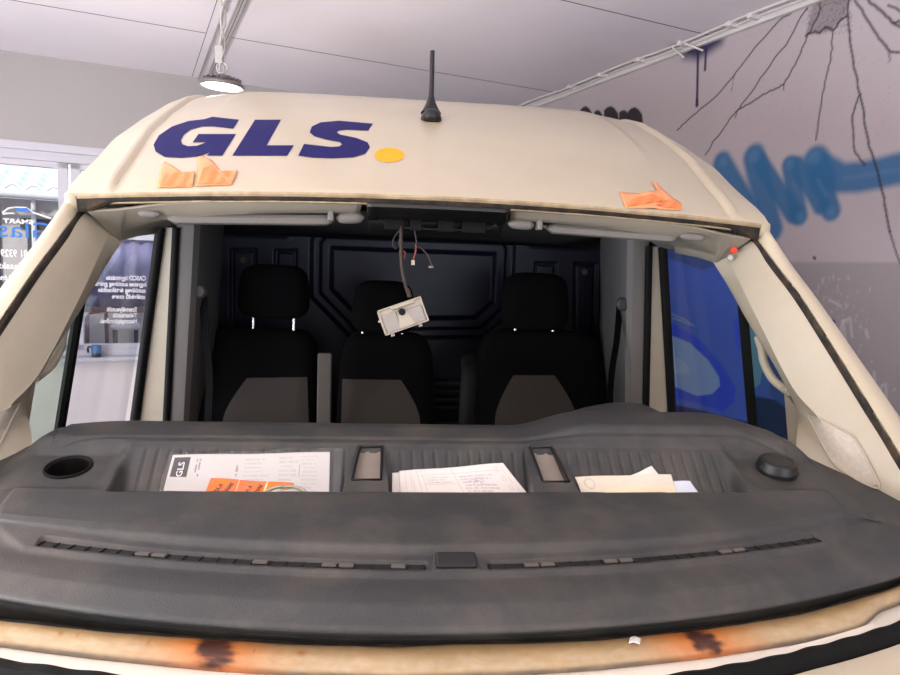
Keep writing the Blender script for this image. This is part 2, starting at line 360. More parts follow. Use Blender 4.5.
# navy spray under the ducting, with two drips
blob([(682, 44), (726, 28), (722, 44), (708, 54), (696, 60), (684, 58)], 8, (38, 34, 84), .95)
stroke([(698, 50), (697, 105)], 1.6, .8, (30, 28, 72)); stroke([(706, 50), (705, 70)], 1.5, .8, (30, 28, 72)); stroke([(697, 100), (697, 105.5)], 2.0, .8, (30, 28, 72))
for x, y, w in ((586, 113, 6), (598, 114, 4), (611, 113, 7), (624, 114, 5), (635, 114, 7)):
    h = 14 if w > 5 else 8
    blob([(x-w, y+18), (x-w, y-h*.2), (x-w*.5, y-h*.42), (x, y-h*.5), (x+w*.5, y-h*.35), (x+w, y), (x+w*1.3, y+18)], 1.2, (34, 30, 34), .97)
# cracks
CR = (46, 38, 44)
def crack(pts, w=.55, n=5):
    out = []
    for (a, b), (c, d) in zip(pts[:-1], pts[1:]):
        for t in np.linspace(0, 1, n, endpoint=False): out.append((a+(c-a)*t+rng.normal()*.5, b+(d-b)*t+rng.normal()*.4))
    out.append(pts[-1]); stroke(out, w, .55, CR, .9)
crack([(804, 3), (780, 20), (755, 48), (737, 72), (718, 95), (690, 118), (677, 130)], .8); crack([(811, 1), (790, 38), (765, 72), (742, 105), (728, 122), (705, 155)], .8)
crack([(819, 0), (820, 10), (808, 36), (795, 65), (784, 84), (770, 91), (752, 102), (738, 110)], .8); crack([(833, 30), (830, 60), (822, 95), (816, 140)], .7)
crack([(806, 36), (812, 32), (820, 33), (826, 27), (833, 30), (840, 20), (848, 16), (848, 3), (852, -4)], 1.0, 3); crack([(848, 16), (853, 60), (860, 93), (868, 140), (877, 170), (885, 205), (890, 232)], .9)
crack([(860, 93), (853, 115), (854, 150), (865, 165)], .8); crack([(855, 0), (870, 24), (882, 42), (890, 52), (930, 54), (985, 66), (1050, 64)], .9); crack([(868, 0), (885, 14), (893, 23), (930, 40), (990, 48)], 1.0)
crack([(893, 22), (905, 21)], .9); crack([(888, 5), (905, 14)], .8); crack([(735, 75), (731, 92)], .4); crack([(784, 84), (784, 90)], .5); crack([(889, 52), (889, 62)], .5); crack([(737, 112), (736, 118)], .5)
crack([(890, 232), (896, 250), (906, 280), (912, 320), (925, 360)], .7)
for q in range(200):
    x = 690+rng.random()*200; y = 20+rng.random()*120; stroke([(x, y), (x+.3, y+.9)], .3, .3, (110, 100, 106), .35)
# white splatters low on the wall
for q in range(170):
    x = 815+abs(rng.normal())*22; y = 275+rng.random()*150; stroke([(x, y), (x+rng.normal()*.8, y+rng.random()*4)], .3+.4*rng.random(), .4, (206, 204, 208), .4+.3*rng.random())
for p in ([(840, 340), (842, 322), (850, 318), (852, 336)], [(843, 320), (846, 345)], [(880, 400), (881, 386), (886, 384), (886, 400)], [(866, 330), (868, 338)], [(830, 300), (840, 306)], [(874, 372), (876, 392)]): stroke(p, 1.0, .9, (214, 212, 214), .6)
stroke([(814, 257.5), (815, 258.5)], 1.2, .6, (60, 56, 60)); stroke([(832, 320), (835, 322)], .9, .5, (60, 60, 120))
# the blue painted figure seen through the cab window
blob([(620, 235), (700, 244), (760, 262), (800, 340), (808, 470), (620, 470)], 2, (91, 129, 237))
blob([(600, 200), (680, 235), (706, 250), (725, 262), (702, 270), (680, 262), (640, 250), (600, 250)], 1.0, (81, 106, 175))
blob([(640, 300), (672, 322), (700, 340), (722, 365), (736, 388), (734, 402), (722, 412), (700, 404), (640, 390)], 1.0, (68, 104, 255))
blob([(640, 330), (673, 336), (690, 343), (708, 360), (719, 377), (720, 386), (712, 394), (697, 396), (678, 388), (640, 372)], .8, (160, 201, 255))
blob([(660, 355), (680, 358), (688, 366), (690, 373), (678, 374), (660, 370)], 1.5, (186, 219, 255))
for p in ([(672, 314), (684, 319), (694, 326)], [(673, 318), (682, 321), (690, 325)]): stroke(p, .6, .4, (170, 196, 224))
blob([(733, 322), (742, 308), (747, 340), (742, 352), (736, 345)], 1.0, (76, 111, 255))
blob([(748, 300), (758, 322), (766, 352), (760, 384), (752, 390), (748, 380)], 1.0, (134, 191, 229))
blob([(600, 398), (672, 404), (700, 410), (730, 418), (760, 424), (770, 470), (600, 470)], 1.2, (65, 63, 129))
blob([(748, 395), (790, 402), (815, 470), (748, 470)], 1.5, (50, 68, 119))
blob([(768, 350), (785, 372), (797, 400), (790, 412), (770, 395)], 1.5, (78, 111, 191))
stroke([(727, 427), (743, 432)], .6, .4, (200, 206, 226))
rw = MB(); rows = [[RW(S_RIGHT, a, z) for a in A] for z in Z]; rw.grid(rows)
cols = [C.reshape(-1, 3)]
def wall_quad(a0, a1, z0, z1, col, out=0):
    n_ = len(rw.v); rw.v += [tuple(RW(S_RIGHT+out, a, z)) for a, z in ((a0, z0), (a1, z0), (a1, z1), (a0, z1))]
    rw.f.append((n_, n_+1, n_+2, n_+3) if out == 0 else (n_+3, n_+2, n_+1, n_)); cols.append(np.tile(np.array(col), (4, 1)))
AE = A[-1]; lowc = base*.2+base2*.8
wall_quad(AE, 0, 0, Z[0], lowc); wall_quad(T_FRONT, AE, 0, zsplit, lowc); wall_quad(T_FRONT, AE, zsplit, HC, base); wall_quad(T_FRONT, 0, 0, HC, base, TH)
cols = np.vstack(cols)
tag(rw.build('wall_right', M['mural'], cols=cols, fix=False), kind='structure')
lw = rbox(MB(), S_LEFT-TH, S_LEFT, T_FRONT, 0, 0, HC); tag(lw.build('wall_left', M['wall']), kind='structure')
fw = MB(); d0, d1, dz = -1.4, 2.6, 3.0
rbox(fw, S_LEFT, d0, T_FRONT-TH, T_FRONT, 0, HC); rbox(fw, d1, S_RIGHT, T_FRONT-TH, T_FRONT, 0, HC); rbox(fw, d0, d1, T_FRONT-TH, T_FRONT, dz, HC)
tag(fw.build('wall_front', M['wall']), kind='structure')

# white trunking along the top of the right wall
duct = empty('cable_trunking', RW(S_RIGHT-.05, -1.0, HC-.06), 'white plastic cable trunking with clips along the top edge of the painted wall', 'cable duct')
rbox(MB(), S_RIGHT-.035, S_RIGHT-.001, -5.6, -.05, HC-.05, HC-.001).build('trunk', M['white_plastic'], duct, bevel=.004)
for dz_, ds in ((.022, .055), (.014, .105)):
    MB().tube([RW(S_RIGHT-ds, t, HC-dz_+.006*math.sin(t*5)) for t in np.linspace(-5.6, -.1, 60)], .0075, 8).build('conduit', M['white_plastic'], duct, smooth=True)
for x, y in ((582, 87), (612, 75), (647, 59), (690, 43), (741, 24), (760, 15)):
    t = on_ceil(x, y)[1]; rbox(MB(), S_RIGHT-.118, S_RIGHT-.03, t-.018, t+.018, HC-.032, HC-.002).build('clip', M['white_plastic'], duct, bevel=.004)
t = on_ceil(694, 44)[1]
for q in (-.05, .06):
    MB().tube([RW(S_RIGHT-.11, t+q, HC-.03), RW(S_RIGHT-.015, t+q*1.6-.05, HC-.085)], .007, 8).build('cable_end', M['white_plastic'], duct)
# grey conduits under the ceiling batten
sm_ = (sA+sB)/2
for k, ds in enumerate((.045, .085, -.02)):
    b = MB().tube([RW(sm_+ds, t, HC-.012) for t in np.linspace(-5.5, -.02, 6)], .0065, 10).build('conduit_pipe', M['zinc'], smooth=True)
    tag(b, ['middle of three thin grey conduit pipes fixed under the ceiling batten', 'rightmost of three thin grey conduit pipes fixed under the ceiling batten', 'leftmost of three thin grey conduit pipes fixed under the ceiling batten'][k], 'pipe', 'conduit pipes on the ceiling')
# hanging bay lamp
LP = UY(222, 88.5, 4.2); top = np.array([LP[0]+.01, LP[1]-.02, HC])
lamp = empty('pendant_lamp', LP, 'round lit high bay lamp hanging on a cable above the left roof corner', 'lamp')
ax = np.array([.04, -.02, 1.0])
MB().lathe([(.0, .012), (.10, .012), (.122, .006), (.128, .012), (.128, .022), (.11, .036), (.07, .045), (.055, .07), (.0, .07)], LP, ax, 40).build('housing', M['lamp_body'], lamp, smooth=True)
MB().lathe([(.0, .004), (.06, .004), (.106, .008), (.106, .014), (0, .014)], LP, ax, 40).build('lens', M['lens'], lamp, smooth=True)
hs = MB()
for q in range(20):
    a = q*math.pi/10; c = LP+np.array([math.cos(a)*.085, math.sin(a)*.085, .046]); R = np.array([[math.cos(a), -math.sin(a), 0], [math.sin(a), math.cos(a), 0], [0, 0, 1]]); hs.box(c, (.05, .004, .014), R)
hs.build('heat_sink', M['lamp_body'], lamp)
MB().tube([LP+np.array([.03*math.cos(a), 0, .115+.03*math.sin(a)]) for a in np.linspace(0, 2*math.pi, 17)], .005, 8).build('hook', M['zinc'], lamp, smooth=True)
MB().box(LP+np.array([-.015, 0, .19]), (.045, .03, .10)).build('driver_box', M['zinc'], lamp, bevel=.004)
nt = 60; zz = np.linspace(LP[2]+.1, HC, nt)
for ph in (0, math.pi):
    MB().tube([(LP[0]+(top[0]-LP[0])*i/nt+.014*math.cos(i*.19+ph), LP[1]+.014*math.sin(i*.19+ph), z) for i, z in enumerate(zz)], .0055, 8).build('cable', M['zinc'], lamp, smooth=True)
MB().box((LP[0]+.01, LP[1], HC-.02), (.05, .05, .04)).build('ceiling_plate', M['white_plastic'], lamp, bevel=.004)
bulb('pendant_lamp_light', LP+np.array([0, 0, -.06]), 14, (1, .92, .8), .1)

# ------------------------------------------------------------------ window lettering (vinyl on the inside, reads from outside)
def text_mesh(body, size, s_right, z, m, name, parent, shear=0, bold=.0, xs=1.0):
    cu = bpy.data.curves.new(name, 'FONT'); cu.body = body; cu.size = size; cu.shear = shear; cu.offset = bold; cu.extrude = .0004; cu.resolution_u = 3
    ob = bpy.data.objects.new(name, cu); COL.objects.link(ob); dg = bpy.context.evaluated_depsgraph_get()
    me = ob.evaluated_get(dg).to_mesh(); b = MB()
    # mirrored: text x runs towards -s
    b.add([RW(s_right-v.co.x*xs, .046+v.co.z, z+v.co.y) for v in me.vertices], [tuple(p.vertices) for p in me.polygons])
    ob.evaluated_get(dg).to_mesh_clear(); bpy.data.objects.remove(ob); bpy.data.curves.remove(cu)
    return b.build(name, m, parent)
def bk(x, y): return on_back(x, y, .046)
def line(body, x0, x1, y, h, m, name='lettering', shear=0, bold=.0020):
    """mirrored line of letters filling the span from x1 (start) to x0 (end)"""
    s1, z = bk(x1, y); s0, _ = bk(x0, y); wd = s1-s0
    o = text_mesh(body, h, s1, z, m, name, w1, shear, bold)
    cur = o.dimensions; le = math.hypot(o.dimensions.x, o.dimensions.y)
    k = wd/max(le, .01)
    me = o.data; cen = Vector(WLOC[o]); st = Vector(RW(s1, .046, 0))
    for v in me.vertices:
        w = v.co+cen; d = Vector((w.x-st.x, w.y-st.y, 0)); q = d.dot(Vector(E1)); off = Vector(E1)*(q*k-q); v.co = v.co+off
    return o
for body, x0, x1, y in (('CASCO ügyintézés', 106, 146, 280.5), ('Ingyenes autóüveg gyártás', 93, 146.5, 286.5), ('autóüveg értékesítés', 98, 145.5, 292.5), ('szélvédő csere', 112, 145, 298.8),
                        ('Személyautók', 106, 137, 311.5), ('Teherautók', 112, 137, 317.3), ('Haszongépjárművek', 100, 137, 323)):
    line(body, x0, x1, y, .055, M['vinyl_white'])
line('381 9329', 1, 32, 257.5, .085, M['vinyl_white']); line('glasskft.hu', -18, 25, 269, .07, M['vinyl_white']); line('10 óra', 1, 14, 280, .06, M['vinyl_white'])
line('SMART', 3, 33, 224.2, .05, M['vinyl_white']); line('Glass', -14, 55, 239, .19, M['vinyl_blue'], bold=.0)
def vinyl(pts, m, name='emblem'):
    P = [bk(*p) for p in pts]; return MB().prism([RW(s, .0455, z) for s, z in P], EN*.0006).build(name, m, w1)
vinyl([(14, 208), (27, 208), (32, 212), (18, 212)], M['vinyl_blue'], 'emblem')
for pl in ([(2, 212), (8, 207.5), (16, 206.5), (26, 207), (34, 212), (52, 218), (50, 219), (33, 213.2), (27, 208), (15, 207.6), (9, 208.8), (3.5, 212.6)],
           [(2, 212), (3, 215), (8, 214), (15, 213.5), (14, 212.7), (7, 213), (3.5, 213)]): vinyl(pl, M['vinyl_white'])
vinyl([(6, 210.5), (11, 208.7), (15, 208.5), (17, 211.5), (20, 216), (21, 221), (19.5, 221), (17, 215), (13, 212.3), (7, 212.4)], M['vinyl_grey'])

# ------------------------------------------------------------------ outside, seen through the window
gr = rbox(MB(), -9, 9, TH+.02, 16, -.25, -.06); tag(gr.build('paved_yard', M['ground_out']), 'dusty pink grey paved yard outside the window', 'yard', kind='structure')
TB = 3.6
hb = empty('neighbour_building', RW(-2.0, TB, 0), 'pale rendered outbuilding with wavy tiled roof outside the window', 'building')
def outp(x, y, t): return on_back(x, y, t)
ze = outp(20, 197, TB-.3)[1]; sr = outp(62, 205, TB)[0]
rbox(MB(), -6, sr+2.2, TB, TB+2.5, -.06, ze).build('wall', M['render'], hb)
rr = [[RW(s, TB-.32+v*1.9, ze+.10+v*.62+.035*math.sin(s*2*math.pi/.22)+.012*math.sin(v*40)) for s in np.linspace(-6, sr+2.4, 260)] for v in np.linspace(0, 1, 40)]
MB().grid(rr).build('tile_roof', M['tile'], hb, smooth=True, solid=.02)
MB().tube([RW(s, TB-.38, ze+.03) for s in np.linspace(-6, sr+2.4, 6)], .055, 10).build('gutter', M['gutter'], hb, smooth=True)
MB().tube([RW(outp(33, 205, TB-.1)[0], TB-.06, z) for z in (ze, ze-.3, -.05)], .03, 8).build('downpipe', M['gutter'], hb, smooth=True)
for x0, x1, y0, y1, m in ((-9, 3, 205, 330, 'out_dark'), (27, 33, 222, 300, 'out_dark'), (20, 52, 218, 230, 'out_dark')):
    (a, zt), (b, zb) = outp(x0, y0, TB-.02), outp(x1, y1, TB-.02); rbox(MB(), a, b, TB-.03, TB-.002, zb, zt).build('doorway', M[m], hb)
TF = 2.6
fn = empty('corrugated_fence', RW(1.6, TF, 0), 'lilac grey corrugated metal fence across the yard outside the window', 'fence')
f0 = outp(84, 260, TF)[0]-.25; f1 = f0+3.2; ft = outp(130, 238, TF)[1]; fb = outp(100, 308, TF)[1]
rr = [[RW(s, TF+.02*math.sin(s*2*math.pi/.16), z) for s in np.linspace(f0, f1, 320)] for z in (fb, ft)]
MB().grid(rr).build('sheet', M['fence'], fn, smooth=True, solid=.004)
rbox(MB(), f0, f1, TF-.05, TF-.025, fb-.05, fb+.02).build('rail', M['out_red'], fn); rbox(MB(), f0, f1, TF-.05, TF-.02, ft-.02, ft+.05).build('rail', M['gutter'], fn)
for s in np.linspace(f0+.05, f1-.05, 4): rbox(MB(), s-.03, s+.03, TF+.02, TF+.08, -.06, ft).build('post', M['out_dark'], fn)
TT = 1.6
tb = empty('garden_table', RW(outp(125, 330, TT)[0], TT, -.06), 'small pale topped table outside behind the window lettering', 'table')
(a, zt), (b, zb) = outp(111, 325, TT), outp(140, 331, TT)
rbox(MB(), a, b, TT-.25, TT+.3, zt-.03, zt).build('table_top', M['render'], tb, bevel=.005)
for s in (a+.04, b-.04):
    for t in (TT-.2, TT+.25): rbox(MB(), s-.02, s+.02, t-.02, t+.02, -.06, zt-.03).build('leg', M['out_dark'], tb)
(a, zt), (b, zb) = outp(84, 313, TT+.5), outp(106, 345, TT+.5)
rk = empty('metal_rack', RW(a, TT+.5, -.06), 'thin dark red metal frame standing outside left of the small table', 'rack')
for t in (TT+.5, TT+.9):
    MB().tube([RW(a, t, -.06), RW(a+.02, t, zt-.05), RW(a+.07, t, zt), RW(b, t, zt), RW(b+.02, t, -.06)], .014, 8).build('frame', M['out_red'], rk, smooth=True)
# mug on the sill
MP = UP(96.5, 358, P0-EN*.07, EN); MP[2] = zs0+.005
mug = empty('mug', MP, 'blue and dark ceramic mug standing on the white window sill', 'mug')
MB().lathe([(0, 0), (.036, 0), (.038, .03), (.038, .034)], MP, n=24).build('base', M['mug_dark'], mug, smooth=True)
MB().lathe([(.038, .032), (.039, .10), (.035, .10), (.034, .012), (0, .012)], MP, n=24).build('body', M['mug_blue'], mug, smooth=True)
MB().tube([MP+np.array([-.037, 0, .085]), MP+np.array([-.065, 0, .085]), MP+np.array([-.07, 0, .065]), MP+np.array([-.066, 0, .035])], .009, 8).build('handle', M['mug_dark'], mug, smooth=True)
#@@VAN
# ------------------------------------------------------------------ the van
VAN = empty('delivery_van', (0, 3.0, 0), 'white delivery van with its windscreen taken out, seen from the front', 'van')
def zx(z): return .865+.17*(1.958-max(z, 1.25))           # inner face of the side windows
# roof skin
RT = np.array([  # Yc, zc, zb, W, bow, p, q
    (1.600, 2.017, 1.990, .862, .070, 2.0, 1.0), (1.625, 2.032, 2.002, .864, .068, 2.4, 1.05), (1.66, 2.053, 2.018, .868, .066, 3.2, 1.2), (1.70, 2.074, 2.037, .871, .062, 4, 1.3), (1.85, 2.155, 2.10, .884, .055, 5.0, 1.6), (2.0, 2.232, 2.165, .902, .048, 5.5, 1.8),
    (2.23, 2.334, 2.245, .918, .04, 6, 1.9), (2.5, 2.438, 2.335, .928, .02, 6, 2.0), (2.7, 2.495, 2.385, .932, .01, 6, 2), (2.9, 2.530, 2.41, .935, 0, 6, 2), (3.2, 2.55, 2.43, .938, 0, 6, 2), (6.0, 2.56, 2.44, .938, 0, 6, 2)])
def roof_row(Yc):
    zc, zb, Wd, bow, p, q = [np.interp(Yc, RT[:, 0], RT[:, i]) for i in range(1, 7)]; out = []
    for a in np.linspace(-1, 1, 261):
        s = math.sin(abs(a)*math.pi/2)**.9; sg = 1 if a >= 0 else -1
        z = zb+(zc-zb)*max(0, 1-s**p)**(1/q)
        g = float(sm(1.6, 1.64, Yc)*(1-sm(2.8, 3.1, Yc))); z += g*(.009*float(sm(.868, .884, s))-.004*math.exp(-((s-.866)/.008)**2)+.004*math.exp(-((s-.895)/.012)**2)); g2 = float(sm(1.85, 2.1, Yc)); z += g2*.007*(1-float(sm(.70, .735, s)))
        out.append((sg*Wd*s, Yc+bow*s*s, z))
    return out
YR = list(np.linspace(1.6, 1.72, 7))+list(np.linspace(1.76, 3.2, 40))+list(np.linspace(3.3, 6.0, 16))
mb = MB().grid([roof_row(y) for y in YR]); roof_v, roof_f = list(mb.v), list(mb.f)
roof = mb.build('roof', M['paint'], VAN, smooth=True, solid=-.004)
RB = BVHTree.FromPolygons([Vector(v) for v in roof_v], roof_f)
def on_roof(x, y, off=.0015):
    d = Vector(ray(x, y)).normalized(); h = RB.ray_cast(Vector(CAM), d)
    if h[0] is None: return Vector(UY(x, y, 1.62))
    n = h[1]; n = n if n.dot(d) < 0 else -n; return h[0]+n*off
from mathutils.geometry import delaunay_2d_cdt
def fill2d(poly, step):
    P = []
    for (ax, ay), (bx, by) in zip(poly, poly[1:]+poly[:1]):
        n = max(1, int(math.hypot(bx-ax, by-ay)/step)); P += [(ax+(bx-ax)*t/n, ay+(by-ay)*t/n) for t in range(n)]
    nb_ = len(P); xs = np.arange(min(p[0] for p in P), max(p[0] for p in P), step); ys = np.arange(min(p[1] for p in P), max(p[1] for p in P), step)
    gx, gy = np.meshgrid(xs, ys); ins = polysdf(gx, gy, poly) < -step*.4; V2 = [Vector(p) for p in P]+[Vector(p) for p in zip(gx[ins], gy[ins])]
    r_ = delaunay_2d_cdt(V2, [], [list(range(nb_))], 1, 1e-5); return [tuple(v) for v in r_[0]], [tuple(f) for f in r_[2]]
def decal(poly, name, m, parent, off=.0012, lift=None, step=3.0):
    vs, fs = fill2d(list(poly), step)
    return MB().add([on_roof(x, y, off+(lift(x, y) if lift else 0)) for x, y in vs], fs).build(name, m, parent, smooth=True)
def sc(pts, ox=0, oy=0, k=3.0): return [(ox+x/k, oy+y/k) for x, y in pts]
def rnd(pts, n=4): return [tuple(p[:2]) for p in catmull([(*p, 0) for p in pts], n)]
G = [(718, 360), (700, 387), (640, 380), (605, 381), (572, 390), (552, 405), (543, 422), (548, 434), (565, 440), (592, 438), (612, 431), (617, 428), (578, 428), (596, 403), (708, 403), (667, 468), (620, 468), (630, 459), (596, 470), (545, 475), (495, 472), (467, 456), (461, 435), (477, 407), (515, 381), (565, 364), (615, 358), (637, 351)]
Lt = [(765, 360), (843, 360), (800, 437), (882, 437), (862, 468), (697, 468)]
St = [(-5, 468), (12, 433), (95, 442), (118, 440), (126, 434), (118, 427), (80, 420), (44, 410), (29, 398), (35, 381), (62, 368), (118, 363), (219, 372), (205, 393), (140, 390), (115, 393), (111, 399), (122, 405), (170, 415), (203, 428), (210, 443), (196, 462), (160, 473), (100, 476), (40, 474)]
decal(sc(G), 'logo_letter', M['logo_blue'], roof); decal(sc(Lt), 'logo_letter', M['logo_blue'], roof); decal(sc(St, 300), 'logo_letter', M['logo_blue'], roof)
tag(decal([(389.3+15*math.cos(a), 155.4+7.4*math.sin(a)) for a in np.linspace(0, 2*math.pi, 28, endpoint=False)], 'logo_dot', M['logo_yellow'], roof), 'yellow logo dot')
# orange tape patches: folded strips with creases standing off the paint
M['tape_fold'] = mat('doubled_orange_tape', (236, 136, 74), .45, noise=.15, nscale=30)
def tape(poly, folds, label, cx, amp):
    def lift(x, y): return .001+amp*max(0, math.sin((x-cx)*.16))*abs(math.sin(y*.12+x*.03))
    o = decal(poly, 'tape_strip', M['tape'], None, .001, lift, 2.5); d = o.modifiers.new('thickness', 'SOLIDIFY'); d.thickness = .0006; d.offset = 1
    for f in folds: decal(f, 'tape_fold', M['tape_fold'], o, .0032, lambda x, y: lift(x, y)+.0015*math.sin(x*.5+y*.3), 2.0)
    tag(o, label, 'tape', 'orange tape on the roof edge'); return o
tape(sc([(472, 566), (487, 496), (497, 489), (520, 500), (547, 520), (586, 519), (580, 562)]), [sc([(482, 564), (500, 526), (545, 521), (556, 545), (560, 563)]), sc([(552, 522), (584, 521), (579, 560), (566, 560)])], 'leftmost crumpled orange tape patch below the first letter of the roof logo', 150, .004)
tape(sc([(588, 561), (594, 474), (612, 470), (640, 486), (664, 516), (714, 515), (697, 556)]), [sc([(594, 558), (612, 515), (640, 498), (664, 530), (690, 555)]), sc([(668, 518), (711, 517), (696, 553), (684, 538)])], 'pointed orange tape patch just right of the leftmost one under the roof logo', 195, .004)
tape(sc([(57, 577), (110, 583), (150, 580), (172, 579), (153, 543), (178, 560), (210, 590), (243, 612), (241, 633), (150, 629), (76, 625)], 600), [sc([(80, 623), (96, 600), (140, 590), (172, 592), (200, 606), (150, 612)], 600), sc([(168, 620), (205, 600), (240, 614), (239, 631)], 600)], 'orange tape patch at the right end of the roof edge, far from the logo', 640, .005)

# header: flange, black adhesive, inner trim above the opening
def HY(x): return 1.6+.07*(x/.858)**2
def HZ(x): return 2.017-.027*(x/.858)**2
XS = np.linspace(-.835, .835, 141)
fl = MB().grid([[(x, HY(x)+dy, HZ(x)+dz) for x in XS] for dy, dz in ((0, .003), (-.0008, -.0015), (.003, -.0070), (.012, -.0085))])
fl.build('windscreen_flange', M['dusty'], VAN, smooth=True)
bd = MB(); rws = []
for dy, dz in ((.004, -.0062), (.0045, -.0095), (.010, -.0155), (.020, -.016), (.022, -.004)):
    rws.append([(x, HY(x)+dy, HZ(x)+dz-.020*float(sm(.74, .82, abs(x)))*(dz < -.009)-(.0025*fbm(np.array([x*26+3]), np.array([dy*50]), 5)[0] if dz < -.006 else 0)) for x in np.linspace(-.835, .835, 260)])
bd.grid(rws).build('sealant_bead', M['bead'], VAN, smooth=True)
MB().grid([[(x, HY(x)+dy, HZ(x)+dz) for x in np.linspace(-.79, .79, 141)] for dy, dz in ((.018, -.0145), (.0125, -.0155), (.0125, -.0195), (.022, -.021))]).build('header_lip', M['dusty'], VAN, smooth=True)
HT = [(510, 213.5, 219, 1.665), (560, 217, 223, 1.665), (610, 221.5, 228, 1.67), (650, 226, 233.5, 1.68), (680, 230, 239, 1.70), (700, 233, 246, 1.73), (716, 235.5, 255, 1.77), (726, 237, 262, 1.79), (750, 240.5, 262, 1.79)]
ht = np.array(catmull([(a, b, c) for a, b, c, _ in HT], 8)); hy_ = np.interp(ht[:, 0], [q[0] for q in HT], [q[3] for q in HT])
hrows = []
for (px, a, b), yb_ in zip(ht, hy_):
    p0 = UY(px, a, 1.64); p0 = UY(px, a-4.5+3*float(sm(680, 735, px)), HY(p0[0])+.018)
    pxb = px if px < 716 else 716+(px-716)*.05
    p1 = UY(pxb, b, max(yb_, HY(p0[0])+.03)); m = p0*.35+p1*.65+np.array([0, -.004, .0])
    hrows.append([p0+np.array([0, .002, .004]), p0, p0*.8+p1*.2+np.array([0, -.002, .001]), m, p1, p1+np.array([-.004, .012, .003]), p1+np.array([-.012, .10, .014+.02*max(0, p1[0]-.6)]), p1+np.array([-.03, .2, .03])])
for f_ in (lambda p: np.asarray(p), mir):
    MB().grid([[f_(p) for p in r_] for r_ in hrows]).build('header_trim', M['trim2'], VAN, smooth=True, solid=.002)
# bracket opening in the middle of the header, mirror foot missing
br = MB()
br.grid([[(x, HY(x)+dy, HZ(x)+dz) for x in np.linspace(-.165, .175, 20)] for dy, dz in ((.010, -.012), (.011, -.026), (.05, -.045), (.12, -.05), (.13, -.08))])
b0 = br.build('console_opening', M['gloss_black'], VAN, smooth=True, solid=.003)
for x, w in ((-.10, .05), (-.045, .03), (.03, .04), (.10, .06)): MB().box((x, 1.71, 1.960), (w, .03, .034)).build('wiring_connector', M['black'], VAN, bevel=.003)
MB().tube(catmull([UY(378, 218, 1.70), UY(392, 226, 1.70), UY(420, 228.5, 1.70), UY(465, 230, 1.70), UY(488, 228, 1.70), UY(500, 221, 1.70)], 6), .003, 8).build('console_rim', M['gloss_black'], VAN, smooth=True)

# A pillars, built for the right and mirrored
AR = [  # gap G, ridge R, back B  as pixel + depth on the right-hand pillar
    ((755, 239), 1.69, (727, 255), 1.76, (713, 262), 1.80), ((775, 267), 1.60, (741, 285), 1.675, (728, 286), 1.75), ((800, 300), 1.498, (762, 328), 1.57, (748, 322), 1.665),
    ((840, 363), 1.388, (793, 388), 1.47, (778, 372), 1.575), ((877, 423), 1.318, (822, 422), 1.40, (797, 412), 1.535), ((906, 470), 1.235, (860, 480), 1.31, (799, 460), 1.42), ((930, 510), 1.17, (890, 520), 1.25, (840, 520), 1.36), ((958, 552), 1.115, (918, 562), 1.19, (866, 572), 1.29)]
Gp = [UY(*r[0], r[1]) for r in AR]; Rp = [UY(*r[2], r[3]) for r in AR]; Bp = [UY(*r[4], r[5]) for r in AR]
def sp(P, n=8): return catmull(P, n)
Gs, Rs, Bs = sp(Gp), sp(Rp), sp(Bp); NP = len(Gs)
def rowsec(i):
    g, r_, b = Gs[i], Rs[i], Bs[i]; out = []
    gi = g+(r_-g)*.02+np.array([0, .012, 0])
    out += [gi+np.array([.004, .03, -.01]), gi]
    for t in np.linspace(.12, .88, 5): out.append(gi+(r_-gi)*t+np.array([0, -.006, .004])*math.sin(math.pi*t))
    out += [r_+(gi-r_)*.03, r_, r_+(b-r_)*.08]
    for t in (.4, .7, 1.0): out.append(r_+(b-r_)*t)
    out.append(b+np.array([.02, .03, 0])); out.append(np.array([zx(b[2])-.004, b[1]+.075, b[2]])); return out
secs = [rowsec(i) for i in range(NP)]
Op = [UY(*p, y) for p, y in (((770, 232), 1.676), ((794, 268), 1.60), ((820, 303), 1.51), ((863, 364), 1.405), ((903, 421), 1.335), ((935, 466), 1.25), ((962, 508), 1.19), ((990, 548), 1.135))]
Gx = [np.array([.815, 1.668, 1.975])]+Gp
Os, Gs2 = sp(Op, 8), sp(Gp, 8)
def strip_row(i):
    g, o_ = Gs2[i]+np.array([.006, -.004, .003]), Os[i]; m = (g+o_)/2+np.array([0, -.008, .006])
    return [g+np.array([0, .02, -.01]), g, g+(m-g)*.5+np.array([0, -.002, .001]), m, m+(o_-m)*.6+np.array([.001, -.002, .001]), o_, o_+np.array([.006, .03, -.012]), o_+np.array([.012, .10, -.02]), o_+np.array([.014, .24, -.03])]
Os = [np.array([.866, 1.676, 1.992])]+Os; Gs2 = [np.array([.830, 1.668, 1.988])]+Gs2
strips = [strip_row(i) for i in range(len(Os))]
for i_, k_ in ((0, .034), (1, .012)):
    for j_ in (6, 7, 8): strips[i_][j_] = strips[i_][j_]+np.array([-k_*(j_-5)*.6, 0, -.004])
